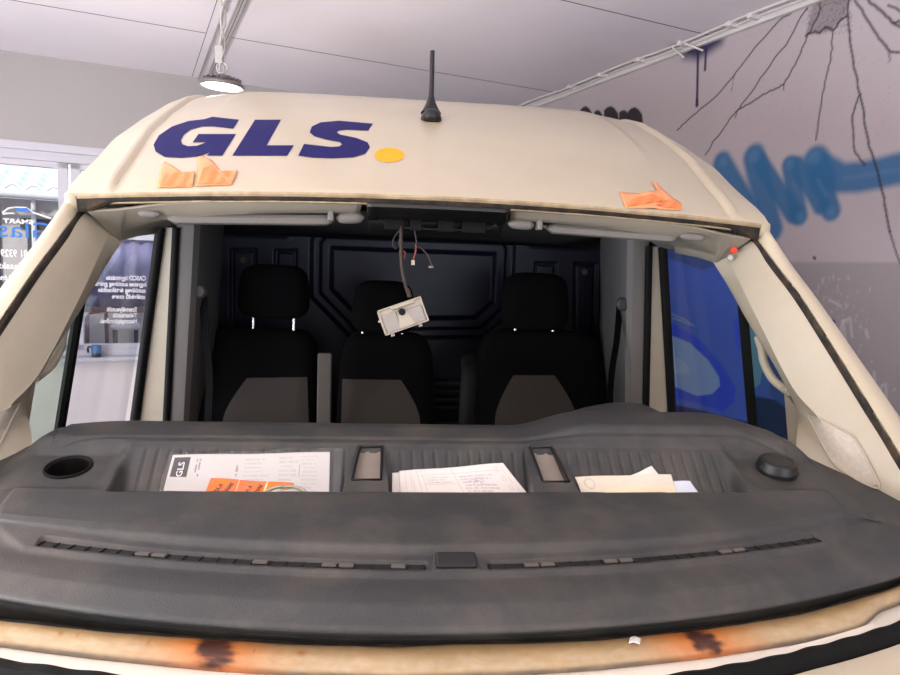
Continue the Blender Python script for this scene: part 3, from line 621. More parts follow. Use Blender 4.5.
for f_, sd in ((lambda p: np.asarray(p), 'right'), (mir, 'left')):
    pt = MB().grid([[f_(p) for p in s] for s in secs]).build('pillar_trim', M['trim'], VAN, smooth=True)
    MB().grid([[f_(p) for p in s] for s in strips]).build('windscreen_pillar', M['paint'], VAN, smooth=True)
    # ragged black adhesive in the gap
    rr = []; rr2 = []
    for i, g in enumerate(sp(Gx, 24)):
        n = fbm(np.array([i*.21+(5 if sd == 'left' else 0)]), np.array([.3]), 9)[0]; w = (.002 if sd == 'right' else .0035)+.010*max(0, n-.56)*4
        rr.append([f_(g+np.array(q)) for q in ((-.003, .014, -.003), (-.001, .001, -.001), (w*.4, -.002, .001), (.0005+w, -.0025, .002), (.0015+w, .010, -.002))])
    MB().grid(rr).build('pillar_sealant', M['bead'], VAN, smooth=True)
    # speaker grille in the pillar foot: a panel just proud of the trim
    pn = UY(840, 445, 1.31)
    gc = [(809, 414), (825, 421), (848, 433), (857, 441), (880, 484), (872, 486), (848, 474), (832, 460)]
    TB_ = BVHTree.FromPolygons([Vector(p) for s in secs for p in s], [(i*len(secs[0])+j, i*len(secs[0])+j+1, (i+1)*len(secs[0])+j+1, (i+1)*len(secs[0])+j) for i in range(NP-1) for j in range(len(secs[0])-1)])
    def hit(x, y, off):
        d = Vector(ray(x, y)).normalized(); h = TB_.ray_cast(Vector(CAM), d); n = h[1] if h[1].dot(d) < 0 else -h[1]; return np.array(h[0]+n*off)
    gv, gf = fill2d(gc, 5.0); sg = MB().add([f_(hit(x, y, .0045)) for x, y in gv], gf)
    sg.build('speaker_grille', M['grille'], pt, smooth=True)
    ring = [hit(x, y, .0045) for x, y in rnd(gc+[gc[0]], 3)]
    MB().tube([f_(p) for p in ring], .0022, 6, False).build('grille_rim', M['trim'], pt, smooth=True)
    # grab handle on the back of the pillar
    hp = [UY(758, 337, 1.74), UY(762, 350, 1.72), UY(764, 362, 1.70), UY(772, 378, 1.66), UY(783, 388, 1.62), UY(790, 392, 1.58)]
    MB().tube([f_(p) for p in catmull(hp, 5)], .011, 10).build('grab_handle', M['trim'], VAN, smooth=True)
    # cant rail over the door opening
    rows = []
    for k, (y, z, inn) in enumerate(((1.79, 1.885, 0), (1.86, 1.905, 0), (1.95, 1.925, 0), (2.08, 1.942, 0), (2.2, 1.95, 0), (2.36, 1.955, 0))):
        x = zx(z)-.035*(1-sm(1.78, 2.0, y)); rows.append([f_(p) for p in ((x+.03, y, z-.005), (x, y, z-.004), (x-.02, y-.003, z+.004), (x-.06, y-.01, z+.028), (x-.12, y-.03, z+.052), (x-.2, y-.05, z+.07), (x-.3, y-.05, z+.075))])
    MB().grid(rows).build('cant_rail_trim', M['trim_dark'], VAN, smooth=True)
    # door with its window frame, glass and seals
    ZS = np.linspace(1.20, 1.957, 16)
    yo = lambda z: 2.35+.10*(1.958-z)
    xo = lambda z: zx(z); xi = lambda z: .812+.085*(1.958-z); xt = lambda z: .700+.085*(1.958-z)
    dp = MB()
    dsec = lambda y: [(zx(1.25)-.03, y, .5), (zx(1.25)-.03, y, 1.22), (zx(1.25)+.0, y, 1.262), (zx(1.25)+.05, y, 1.262), (1.02, y, 1.2), (1.03, y, .9), (1.0, y, .5)]
    dp.grid([[f_(p) for p in dsec(y)] for y in (1.30, 1.6, 1.9, 2.2, 2.43)], True)
    dr = dp.build('front_door', M['paint'], VAN, smooth=True)
    MB().grid([[f_((xo(z)-.012, yo(z)-.004, z)), f_((xi(z)+.012, yo(z)-.006, z)), f_((xi(z)+.004, yo(z)+.01, z))] for z in ZS]).build('door_frame', M['trim'], dr, smooth=True)
    MB().tube([f_((xo(z)-.004, yo(z)-.006, z)) for z in ZS], .0165, 10).build('window_seal', M['black'], dr, smooth=True)
    MB().tube([f_((xi(z), yo(z)-.006, z)) for z in ZS], .0125, 10).build('door_seal', M['black'], dr, smooth=True)
    MB().tube([f_((zx(z)+.004, 1.843, z)) for z in np.linspace(1.25, 1.92, 8)], .014, 8).build('window_divider', M['black'], dr, smooth=True)
    gq = lambda y, z: f_((zx(z)+.012, y, z))
    topz = lambda y: float(np.interp(y, [1.30, 1.5, 1.6, 1.7, 1.79, 1.9, 2.08, 2.36], [1.50, 1.66, 1.745, 1.83, 1.895, 1.925, 1.95, 1.96]))
    MB().grid([[gq(y, 1.25), gq(y, topz(y))] for y in np.linspace(1.845, 2.36, 14)]).build('window_glass', M['side_glass'], dr, solid=.003)
    MB().grid([[gq(y, 1.25), gq(y, topz(y))] for y in np.linspace(1.42, 1.842, 10)]).build('quarter_glass', M['quarter_glass'], dr, solid=.003)
    MB().grid([[f_((zx(1.25)+.02, y, 1.25)), f_((zx(1.25)-.06, y-.01, 1.24)), f_((zx(1.25)-.08, y, 1.1))] for y in (1.35, 1.8, 2.4)]).build('door_card', M['black'], dr)
    # door corner trim: small pale upright in front of the quarter glass
    MB().prism([f_(p) for p in ((zx(1.55)-.006, 1.655, 1.56), (zx(1.30), 1.66, 1.30), (zx(1.30)+.01, 1.30, 1.30), (zx(1.4)-.0, 1.42, 1.42))], f_((.02, 0, 0))).build('corner_trim', M['trim'], dr)
    # wing mirror outside the quarter glass
    mc = np.array([1.245, 1.50, 1.45]); bmx = bmesh.new(); bmesh.ops.create_uvsphere(bmx, u_segments=24, v_segments=16, radius=1)
    def shp(v): return np.sign(v)*abs(v)**.55
    mv = [f_(mc+np.array([shp(v.co.x)*.105+.06*shp(v.co.z), shp(v.co.y)*.05*(1.0 if v.co.y < 0 else .8), shp(v.co.z)*.17])) for v in bmx.verts]; bmx.verts.index_update()
    wm = MB().add(mv, [tuple(v.index for v in q.verts) for q in bmx.faces]).build('wing_mirror', M['gloss_black'], dr, smooth=2); bmx.free()
    MB().tube([f_((1.0, 1.50, 1.26)), f_((1.08, 1.5, 1.29)), f_((1.15, 1.5, 1.34))], .028, 10).build('mirror_arm', M['gloss_black'], dr, smooth=True)
    # B pillar trim, belt, rear of cab
    bp_ = MB().grid([[f_((xi(z)+.002, yo(z)+.004, z)), f_((xi(z)-.02, yo(z)-.004, z)), f_((xi(z)-.055, yo(z)+.004, z)), f_((xi(z)-.068, yo(z)+.03, z))] for z in np.linspace(.8, 1.99, 14)])
    MB().grid([[f_((xi(z)-.068, yo(z)+.03, z)), f_((xi(z)-.085, yo(z)+.05, z)), f_((xt(z), yo(z)+.14, z)), f_((xt(z)+.02, yo(z)+.26, z)), f_((xt(z)+.16, yo(z)+.32, z))] for z in np.linspace(.8, 1.99, 14)]).build('pillar_trim_shaded', M['cover'], VAN, smooth=True)  # rear part of the pillar trim, its shading put into a darker grey
    pb = bp_.build('door_pillar_trim', M['trim_dark'], VAN, smooth=True)
    bz = UY(207, 300, 2.42)[2]; bx = .765
    belt = [f_(p) for p in ((bx-.02, 2.42, bz+.02), (bx-.03, 2.40, bz-.10), (bx-.05, 2.38, bz-.3), (bx-.03, 2.36, 1.0))]
    rws = []
    for i, p in enumerate(catmull(belt, 6)): rws.append([p+f_((-.014, -.002, 0)), p+f_((.014, .012, 0))])
    sb = MB().grid(rws).build('seat_belt', M['belt'], VAN, solid=.002)
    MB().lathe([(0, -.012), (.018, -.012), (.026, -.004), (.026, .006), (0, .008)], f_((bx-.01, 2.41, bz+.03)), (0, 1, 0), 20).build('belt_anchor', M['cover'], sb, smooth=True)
    MB().grid([[f_((.93, 2.5, z)), f_((.94, 2.9, z)), f_((.95, 3.32, z))] for z in (.7, 1.4, 2.05)]).build('cab_side_trim', M['bulk'], VAN)
    # outer body side behind the door, and the front wing
    sd_ = MB(); rows = []
    for y in [2.55, 2.7, 3, 4, 5, 6]:
        zb = np.interp(y, RT[:, 0], RT[:, 2]); Wd = np.interp(y, RT[:, 0], RT[:, 3])
        e = float(sm(2.5, 3.0, y)); rows.append([f_(p) for p in ((Wd, y, zb+.004), (zx(1.95)+.02+.05*e, y, 1.95), (zx(1.5)+.02+.03*e, y, 1.5), (zx(1.2)+.02+.02*e, y, 1.2), (1.015, y, .8), (1.0, y, .42))])
    sd_.grid(rows).build('side_panel', M['paint'], VAN, smooth=True, solid=.004)
    rows = []
    for yc in list(np.linspace(1.75, 1.85, 4))+list(np.linspace(1.92, 2.56, 9)):
        zb, Wd, bw_ = [float(np.interp(yc, RT[:, 0], RT[:, k])) for k in (2, 3, 4)]; y = yc+bw_; e = float(sm(1.75, 2.2, y))
        zt_ = min(1.957, topz(y)+.012); xr = Wd+.004-.045*(1-float(sm(1.68, 1.9, y)))+e*max(0, zx(1.955)+.035-Wd); zl = min(zb-.002, max(zt_, 1.90))
        rows.append([f_(p) for p in ((Wd, y, zb), (Wd-.001-.02*(1-float(sm(1.68, 1.9, y))), y+.003, zb-.012), (xr, y+.01, zl+.006), (xr, y+.014, zl), (zx(1.955)+.004, y+.02, zl))])
    MB().grid(rows).build('roof_side_rail', M['paint'], VAN, smooth=True, solid=.003)
# red clip on the right pillar trim
rc = UY(730.5, 254, 1.725)
MB().lathe([(0, -.008), (.008, -.008), (.009, -.002), (.0075, .004), (0, .005)], rc+np.array([0, -.012, .008]), (.2, 1, -.3), 14).build('trim_clip', M['red'], VAN, smooth=True)
MB().box(rc+np.array([-.004, -.006, -.010]), (.014, .008, .014), np.array(Matrix.Rotation(.5, 3, 'Y'))).build('clip_base', M['zinc'], VAN, bevel=.002)

# headliner, rear of cab
MB().grid([[(x, y, z+.012*(1-(x/.85)**2)) for x in np.linspace(-.82, .82, 9)] for y, z in ((1.745, 1.985), (1.85, 1.99), (2.3, 1.995), (3.0, 1.98), (3.32, 1.972))]).build('headliner', M['liner'], VAN, smooth=True, solid=.01)
MB().box((0, 2.2, .72), (1.86, 2.2, .04)).build('cab_floor', M['black'], VAN)
# sun visors
def visor(px0, px1, xk, flip):
    a = UY(*px0, 1.69); b = UY(*px1, 1.69); v = MB(); n = 24; rows = []
    for i in range(n+1):
        t = i/n; c = a+(b-a)*t; e = min(1, math.sqrt(max(0, min(t, 1-t))/.02+.15)) if min(t, 1-t) < .02 else 1
        rows.append([c+np.array([0, yy*e, zz*e]) for yy, zz in ((-.010, .0), (-.007, -.012), (.0, -.016), (.02, -.014), (.15, .014), (.155, .022), (.02, .008), (-.005, .009))])
    v.grid(rows, True); v.f.append(tuple(range(8))); v.f.append(tuple(range(n*8+7, n*8-1, -1)))
    return v.build('sun_visor', M['trim_dark'], VAN, smooth=True)
v1 = visor((168, 217.5), (334, 219), 0, 0); v2 = visor((548, 227), (676, 237), 0, 0)
def pod(c0, c1, r, parent, name='visor_clip'):
    a, b = UY(*c0, 1.675), UY(*c1, 1.675); P = [a+(b-a)*t for t in np.linspace(0, 1, 9)]; R_s = [r*math.sqrt(max(.05, 1-(2*t-1)**4)) for t in np.linspace(0, 1, 9)]
    return MB().tube(P, R_s, 10).build(name, M['trim_dark'], parent, smooth=True)
pod((336, 218), (364, 217.5), .0145, v1, 'visor_end'); pod((508, 223), (534, 225.5), .0135, v2, 'visor_end')
for p in ((331, 215), (539, 224)): MB().box(UY(*p, 1.67), (.014, .03, .03)).build('visor_bracket', M['trim_dark'], v1 if p[0] < 400 else v2, bevel=.004)
pod((138, 213), (160, 215), .0105, v1, 'visor_pivot'); pod((680, 236), (705, 238.5), .0105, v2, 'visor_pivot')

# bulkhead behind the seats: one moulded panel with stepped recess
XB = np.linspace(-.96, .96, 420); ZB = np.linspace(.80, 2.06, 280); BX, BZ = np.meshgrid(XB, ZB)
def pxz(pts, Y=3.3): return [(float(UY(*p, Y)[0]), float(UY(*p, Y)[2])) for p in pts]
out = [(-.47, 1.97), (-.43, 2.03), (.47, 2.03), (.51, 1.98), (.51, 1.66), (.37, 1.525), (-.27, 1.50), (-.47, 1.70)]
d = polysdf(BX, BZ, out); D = np.zeros_like(d)
D += .030*sm(.01, -.012, d); D -= .020*sm(-.038, -.05, d); D += .045*sm(-.085, -.105, d)
for (a, b, c, e) in (((231, 249), (257, 249), (257, 340), (231, 340)), ((275, 250), (297, 250), (297, 292), (275, 292)), ((573, 262), (596, 264), (594, 342), (573, 342)), ((534, 262), (556, 263), (556, 300), (534, 300))):
    q = polysdf(BX, BZ, pxz((a, b, c, e))); D += .022*sm(.004, -.004, q)-.012*sm(-.012, -.018, q)
for zz in (1.30, 1.26, 1.22, 1.18, 1.1, 1.02): D += .008*np.exp(-((BZ-zz)/.006)**2)*(np.abs(BX) < .3)
D -= .02*sm(1.96, 2.0, BZ)*sm(.55, .6, np.abs(BX))
rows = [[(XB[jx], 3.28+D[iz, jx], ZB[iz]) for jx in range(len(XB))] for iz in range(len(ZB))]
bulkhead = MB().grid(rows).build('bulkhead', M['bulk'], VAN, smooth=2)
for x, y in ((243, 260), (585, 272)):
    p = UY(x, y, 3.285); MB().lathe([(0, -.006), (.012, -.005), (.016, .004), (0, .006)], p, (0, 1, 0), 16).build('fixing_cap', M['trim_dark'], bulkhead, smooth=True)

# seats
def rbx(c, dims, n=4.0, taper=0, lean=0, seg=(28, 20), puff=0):
    """rounded block (superellipsoid); taper narrows the top, lean pushes the top back"""
    bm = bmesh.new(); bmesh.ops.create_uvsphere(bm, u_segments=seg[0], v_segments=seg[1], radius=1); vs = []
    for v in bm.verts:
        p = np.array(v.co); m = (np.abs(p)**n).sum()**(1/n); p = p/m; k = 1-taper*(p[2]+1)/2
        vs.append(np.array(c)+np.array([p[0]*dims[0]/2*k, p[1]*dims[1]/2+lean*(p[2]+1)/2, p[2]*dims[2]/2]))
    bm.verts.index_update(); b = MB().add(vs, [tuple(v.index for v in q.verts) for q in bm.faces]); bm.free(); return b
def seat(name, x0, x1, ztop, hx0, hx1, hz0, hz1, ins, label, arm=None):
    cx, w = (x0+x1)/2, x1-x0
    st = rbx((cx, 2.50, (ztop+.92)/2), (w, .17, ztop-.92), 6.5, .12, .12, (40, 28)).build('seat', M['fabric'], VAN, smooth=2); tag(st, label)
    rbx((cx, 2.30, .93), (w, .50, .17), 4.5).build('cushion', M['fabric'], st, smooth=2)
    hc = (hx0+hx1)/2; rbx((hc, 2.585, (hz0+hz1)/2), (hx1-hx0, .12, hz1-hz0), 4.2, .1, .02).build('headrest', M['fabric'], st, smooth=2)
    for s in (-1, 1): MB().tube([(hc+s*.075, 2.585, hz0-.12), (hc+s*.075, 2.585, hz0+.03)], .0065, 10).build('headrest_post', M['chrome'], st, smooth=True)
    # grey centre insert: a padded panel following the front of the backrest
    P = [np.array([p[0], p[1]]) for p in ins]; cols_, rws = 22, 22
    SB = BVHTree.FromObject(st, bpy.context.evaluated_depsgraph_get()); oz = np.array(WLOC[st])
    rows = []
    for v in np.linspace(0, 1, rws):
        r = []
        for u in np.linspace(0, 1, cols_):
            e = .22*max(0, 1-v/.45)**1.6; u_ = (e*(arm != 'R'))*(1-u)+(1-e*(arm != 'L'))*u; q = (P[0]*(1-u_)+P[1]*u_)*(1-v)+(P[3]*(1-u_)+P[2]*u_)*v
            h = SB.ray_cast(Vector((q[0]-oz[0], 1.5-oz[1], q[1]-oz[2])), Vector((0, 1, 0))); y = (h[0].y+oz[1]) if h[0] else 2.43
            r.append((q[0], y-.004-.004*math.sin(math.pi*u)*math.sin(math.pi*min(1, v*1.3)), q[1]))
        rows.append(r)
    MB().grid(rows).build('backrest_insert', M['fabric2'], st, smooth=True); return st
def upx(x, y, Y=2.44): p = UY(x, y, Y); return (float(p[0]), float(p[2]))
seat('seat', -.83, -.335, 1.605, -.665, -.397, 1.645, 1.846, [upx(226, 381), upx(305, 380), upx(310, 470), upx(214, 470)], 'outer passenger seat on the left', 'L')
seat('seat', -.30, .095, 1.60, -.245, .0, 1.60, 1.80, [upx(341, 382), upx(418, 383), upx(424, 470), upx(340, 470)], 'middle passenger seat behind the hanging module', 'R')
ds = seat('seat', .215, .775, 1.625, .332, .600, 1.628, 1.850, [upx(500, 378), upx(575, 378), upx(586, 470), upx(493, 470)], 'driver seat on the right')
ar = MB().tube(catmull([(.19, 2.40, 1.0), (.19, 2.38, 1.35), (.195, 2.40, 1.47), (.20, 2.46, 1.52)], 5), .032, 12).build('armrest', M['black'], ds, smooth=True)
MB().box((-.325, 2.42, 1.28), (.05, .02, .52)).build('seat_gap_strap', M['strap'], VAN, bevel=.006)

# ------------------------------------------------------------------ dashboard
DT = np.array([(.93, 1.22, .27), (.890, 1.340, .27), (.8535, 1.366, .27), (.856, 1.373, .27), (.886, 1.391, .268), (.952, 1.405, .242), (1.000, 1.4125, .230), (1.004, 1.416, .225), (1.010, 1.4235, .215), (1.018, 1.4255, .2), (1.10, 1.437, .125), (1.185, 1.4462, .05), (1.198, 1.4455, .04),
               (1.297, 1.464, .0), (1.344, 1.487, 0), (1.352, 1.492, 0), (1.372, 1.496, 0), (1.38, 1.492, 0), (1.388, 1.498, 0), (1.44, 1.508, 0), (1.468, 1.508, 0), (1.495, 1.495, 0), (1.512, 1.45, 0), (1.512, 1.10, 0)])
rowsT = []
for a, b in zip(DT[:-1], DT[1:]):
    n = max(1, int(math.ceil(np.hypot(*(b-a)[:2])/.0045))); n = min(n, 30)
    for t in np.linspace(0, 1, n, endpoint=False): rowsT.append(a+(b-a)*t)
rowsT.append(DT[-1]); rowsT = np.array(rowsT)
DX = np.linspace(-.975, .975, 651); X = DX[None, :]; aX = np.abs(X)
Y0 = rowsT[:, 0:1]; Z0 = rowsT[:, 1:2]; Bq = rowsT[:, 2:3]
DY = Y0+Bq*X**2
rear = sm(1.30, 1.40, Y0); DY = DY-rear*.07*sm(.62, .84, aX)**1.5
flat = np.interp(Y0, [.952, 1.04], [1.405, 1.429]); kf = sm(.42, .66, aX)*((Y0 > .952) & (Y0 < 1.04)); DZ = Z0*(1-kf)+flat*kf
# raised central plateau ends in a soft contour towards the pillars
pl = [(-.75, .9), (-.75, 1.06), (-.735, 1.0)]
_e = [(.70, 1.085), (.732, 1.115), (.748, 1.16), (.755, 1.22), (.757, 1.6)]
dd = polysdf(X+0*Y0, Y0+Bq*X**2, [(-a, b) for a, b in _e[::-1]]+[(x, .950+.236*x*x) for x in np.linspace(-.66, .66, 30)]+_e)
plate = sm(.003, -.004, dd); DZ -= (1-plate)*.0055*sm(.90, .96, Y0)
boss = 1.457+.24*(DY-1.297); kb = sm(.60, .635, aX)*sm(1.21, 1.235, DY)*sm(1.375, 1.335, DY)*(Y0 < 1.42); DZ = DZ*(1-kb)+boss*kb
zs_ = 1.398+.22*(DY-1.147); DZ -= sm(.765, .850, aX)*sm(1.00, 1.16, DY)*np.clip(DZ-zs_, 0, 1)*sm(.93, 1.0, Y0)
# document tray
xt = .585+.02*sm(1.2, 1.34, DY)
tz = np.interp(DY, [1.196, 1.208, 1.228, 1.342, 1.36], [1.4455, 1.386, 1.392, 1.484, 1.494])
intr = sm(xt+.012, xt-.012, aX)*sm(1.197, 1.2, DY)*(DY < 1.356)
rib = np.zeros_like(DZ)
for x in np.arange(-.57, .58, .0225): rib -= .0042*np.exp(-((X-x-.06*(DY-1.3)*np.sign(x))/.0024)**2)
tz = tz+rib*sm(1.225, 1.24, DY)*sm(1.345, 1.335, DY)
DZ = DZ*(1-intr)+np.minimum(tz, DZ+.02)*intr
# instrument binnacle bulge on the driver side
bul = sm(.16, .34, X)*sm(.80, .62, X); DZ += .030*bul*sm(1.345, 1.40, DY)*(Y0 < 1.511); DY = DY+.03*bul*sm(1.38, 1.5, Y0)
# demister slots, cup hole, cover
vy = .971+.236*X**2; slot = sm(.0095, .007, np.abs(DY-vy))*sm(.045, .052, aX)*sm(.645, .64, aX); DZ -= .014*slot
CU = (-.70, 1.297); rr = np.hypot(X-CU[0], (DY-CU[1])); db = MB().grid([[(DX[j], DY[i, j], DZ[i, j]) for j in range(len(DX))] for i in range(len(rowsT))]); rrf = rr.ravel()
db.f = [q for q in db.f if rrf[q[0]] > .0375]; dv, dfc = list(db.v), list(db.f)
DASH = db.build('dashboard', M['dash'], VAN, smooth=2)
DB = BVHTree.FromPolygons([Vector(v) for v in dv], dfc)
def dz(x, y):
    h = DB.ray_cast(Vector((x, y, 2.5)), Vector((0, 0, -1))); return h[0].z if h[0] else 1.4
for s in (-1, 1):
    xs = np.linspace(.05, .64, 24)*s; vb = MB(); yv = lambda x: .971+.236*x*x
    vb.grid([[(x, yv(x)+q, dz(x, yv(x)-.012)-.0015+.08*q) for x in np.linspace(.048, .643, 60)*s] for q in (-.0085, .0085)])  # black strip near the surface stands in for shade inside the slot
    for x in xs:
        vb.box((x, yv(x), dz(x, yv(x)-.012)-.0015), (.0016, .015, .0045), np.array(Matrix.Rotation(math.atan(.472*x), 3, 'Z')))
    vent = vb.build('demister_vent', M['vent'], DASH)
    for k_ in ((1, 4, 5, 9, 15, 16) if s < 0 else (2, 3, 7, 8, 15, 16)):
        xm = (xs[k_]+xs[k_+1])/2; MB().box((xm, yv(xm), dz(xm, yv(xm)-.012)+.0005), (.021, .008, .003), np.array(Matrix.Rotation(math.atan(.472*xm), 3, 'Z'))).build('lit_vent_cell', M['insert'], DASH)  # paler blocks paint the vent cells that catch the light
# centre cover
pc = UZ(456, 561, 1.412); MB().box(pc+np.array([0, 0, -.002]), (.062, .030, .016), np.array(Matrix.Rotation(.35, 3, 'X'))).build('sensor_cover', M['gloss_black'], DASH, bevel=.003)
MB().prism([(pc[0]-.038, pc[1]-.021, pc[2]-.010), (pc[0]+.038, pc[1]-.021, pc[2]-.010), (pc[0]+.033, pc[1]+.022, pc[2]-.002), (pc[0]-.033, pc[1]+.022, pc[2]-.002)], (0, 0, .004)).build('cover_surround', M['dash'], DASH, bevel=.002)
# cup holder ring and bore, round black lid on the other side
cz = (dz(CU[0]+.055, CU[1])+dz(CU[0]-.055, CU[1]))/2+.001; c0 = np.array([CU[0], CU[1], cz])
MB().lathe([(.043, -.006), (.0415, .0025), (.039, .003), (.0355, -.001), (.035, -.07), (0, -.07)], c0, (0, -.22, 1), 40).build('cup_holder', M['black'], DASH, smooth=True)
lc = np.array([.70, 1.297, dz(.70, 1.297)])
MB().lathe([(.039, -.012), (.039, .004), (.041, .006), (.041, .012), (.0385, .015), (.0385, .020), (.036, .025), (.027, .027), (.026, .0255), (0, .0255)], lc, (0, -.2, 1), 44).build('cup_holder_lid', M['gloss_black'], DASH, smooth=True)
# instrument hood
hp = [UY(x, y, 1.60) for x, y in ((548, 432), (562, 419), (580, 411), (600, 406.5), (620, 404), (640, 404.5), (656, 410), (672, 419), (690, 432))]
hc_ = catmull(hp, 5); rows = []
for dy, dzz, kx in ((-.13, -.055, 1.05), (-.10, -.030, 1.04), (-.05, -.012, 1.02), (-.01, -.002, 1.0), (.02, 0, 1), (.03, -.006, .99), (.03, -.03, .97), (0, -.05, .95)):
    cxh = hp[4][0]; rows.append([(cxh+(p[0]-cxh)*kx, p[1]+dy, p[2]+dzz) for p in hc_])
MB().grid(rows).build('instrument_hood', M['dash'], DASH, smooth=True)
# two card holders standing over the tray
pn0 = np.array([0, 1.225, 1.452]); pnv = np.array([0, -.30, 1.0])
def card(outer, inner, name='card_holder'):
    O = [UP(*p, pn0, pnv) for p in outer]; I = [UP(*p, pn0, pnv) for p in inner]; b = MB(); n = len(O); dn = np.array([0, .004, -.055])
    vs = O+I+[o+dn for o in O]+[i+np.array([0, .002, -.018+.013*(k in (0, 1))]) for k, i in enumerate(I)]
    fs = []
    for k in range(n):
        k2 = (k+1) % n; fs += [(k, k2, n+k2, n+k), (k, 2*n+k, 2*n+k2, k2), (n+k, n+k2, 3*n+k2, 3*n+k)]
    h = b.add(vs, fs).build(name, M['dash'], DASH, bevel=.0025)
    MB().add([v+np.array([0, 0, .0005]) for v in vs[3*n:]], [tuple(range(n))]).build('card_holder_insert', M['dash2'], DASH)
    MB().tube([v+np.array([0, 0, .001]) for v in I+[I[0]]], .0028, 8, False).build('card_holder_rim', M['gloss_black'], DASH, smooth=True)
    return h
card([(357, 444), (385, 444), (389, 494), (341, 494)], [(360, 447), (382, 447), (381, 480), (352, 480)])
card([(523, 445), (553, 445), (581, 494), (534, 494)], [(530, 447.5), (551, 447.5), (569, 482), (543, 482)])

# papers lying on the sloping tray
TPp = np.array([0, 1.228, 1.3945]); TN = np.array([0, -.092, .114]); TN /= np.linalg.norm(TN)
def sheet(corners, off, name, label, cat, paintf, parent=None, group=None, n=(120, 60), curl=.0, res=None, drop=0):
    """corners: pixel TL, TR, BR, BL on the tray slope; the lower edge is carried on down into the tray"""
    K = [UP(*p, TPp+TN*off, TN) for p in corners]; K[2] = K[2]+(K[2]-K[1])*.18; K[3] = K[3]+(K[3]-K[0])*.18
    U, V = np.meshgrid(np.linspace(0, 1, n[0]), np.linspace(0, 1, n[1])); rows = []
    for i in range(n[1]):
        r = []
        for jx in range(n[0]):
            u, v = U[i, jx], V[i, jx]; p = (K[0]*(1-u)+K[1]*u)*(1-v)+(K[3]*(1-u)+K[2]*u)*v
            r.append(p+TN*(curl*math.sin(math.pi*u)*(1-v)+.0012*math.sin(u*9+v*4)))
        rows.append(r)
    C = paintf(U, V*1.18).reshape(-1, 3) if paintf else None
    o = MB().grid(rows).build(name, M['painted'], parent, smooth=True, cols=C, solid=.0006)
    if label: tag(o, label, cat, group)
    return o, K
def P_(base): 
    def f(U, V): C = np.empty(U.shape+(3,)); C[:] = lin(base); return C
    return f
def put(C, m, rgb, a=1.0): m = np.clip(m*a, 0, 1)[..., None]; return C*(1-m)+np.array(lin(rgb))*m
def textlines(C, U, V, u0, u1, v0, v1, nl, rgb=(120, 116, 116), vert=False, seed=0, a=.55, dens=26):
    if vert: U, V = V, U; u0, u1, v0, v1 = v0, v1, u0, u1
    t = (V-v0)/(v1-v0)*nl; row = np.floor(t); ink = (np.abs(t-row-.5) < .22)*(U > u0)*(U < u0+(u1-u0)*(.55+.45*np.random.default_rng(seed).random(200)[np.clip(row.astype(int), 0, 199)]))*(V > v0)*(V < v1)
    w = vnoise((U-u0)*dens/(u1-u0+1e-6)*2+row*7.3, row*3.1, seed+2) > .32
    return put(C, (ink*w).astype(float), rgb, a)
def flat_text(body, K, u, v, ulen, rot, m, name, parent, off=.0016, size=None):
    """lettering laid on a sheet: starts at (u, v), runs along direction rot (radians in sheet axes)"""
    ux = (K[1]-K[0]); uy = (K[3]-K[0]); ex = ux/np.linalg.norm(ux); ey = -uy/np.linalg.norm(uy)
    o = K[0]+ux*u+uy*v; a = math.cos(rot)*ex+math.sin(rot)*ey; bq = -math.sin(rot)*ex+math.cos(rot)*ey
    cu = bpy.data.curves.new(name, 'FONT'); cu.body = body; cu.size = 1; cu.offset = .02; cu.resolution_u = 2
    ob = bpy.data.objects.new(name, cu); COL.objects.link(ob); me = ob.evaluated_get(bpy.context.evaluated_depsgraph_get()).to_mesh()
    wd = max(q.co.x for q in me.vertices); k = ulen/wd; ky = k if size is None else size
    b = MB().add([o+a*q.co.x*k+bq*q.co.y*ky+TN*off for q in me.vertices], [tuple(p.vertices) for p in me.polygons])
    ob.evaluated_get(bpy.context.evaluated_depsgraph_get()).to_mesh_clear(); bpy.data.objects.remove(ob); bpy.data.curves.remove(cu); return b.build(name, m, parent)
M['ink'] = mat('black_print', (58, 54, 56), .7, noise=.05); M['print_white'] = mat('white_print', (232, 228, 224), .7, noise=.03)
# left: clear sleeve with a delivery note and orange labels
def note(U, V):
    C = P_((216, 210, 202))(U, V)
    C = put(C, ((U > .015)*(U < .115)*(V > .07)*(V < .60)).astype(float), (70, 66, 64))
    C = textlines(C, U, V, .15, .19, .12, .6, 2, vert=True, seed=1, a=.8, dens=9); C = textlines(C, U, V, .40, .43, .3, .62, 1, vert=True, seed=4, a=.7, dens=8)
    C = textlines(C, U, V, .46, .62, .1, .95, 8, seed=6, a=.22); C = textlines(C, U, V, .68, .80, .08, .95, 8, seed=8, a=.22); C = textlines(C, U, V, .82, .93, .06, .9, 9, seed=9, a=.2)
    C = put(C, ((np.abs(U-.66) < .002)*(V > .35)*(V < .7)).astype(float), (110, 104, 104), .6); C = put(C, ((np.abs(U-.81) < .002)*(V > .30)*(V < .6)).astype(float), (110, 104, 104), .6)
    return C
sl, K = sheet([(173, 455), (330, 452), (329, 494), (163, 492)], .004, 'delivery_note', 'white printed delivery note in a clear sleeve on the left of the dashboard tray', 'paper', note, n=(220, 70))
flat_text('GLS', K, .088, .53, .034, math.pi/2, M['print_white'], 'note_logo', sl, size=.016)
def orange(U, V):
    C = P_((244, 124, 38))(U, V)
    for u in (.345, .68): C = put(C, (np.abs(U-u) < .008).astype(float), (250, 214, 160))
    return C
ol, K2 = sheet([(211, 478), (294, 483), (290, 496), (204, 496)], .0065, 'label_sheet', 'strip of three orange labels lying over the delivery note', 'label', orange, n=(100, 30))
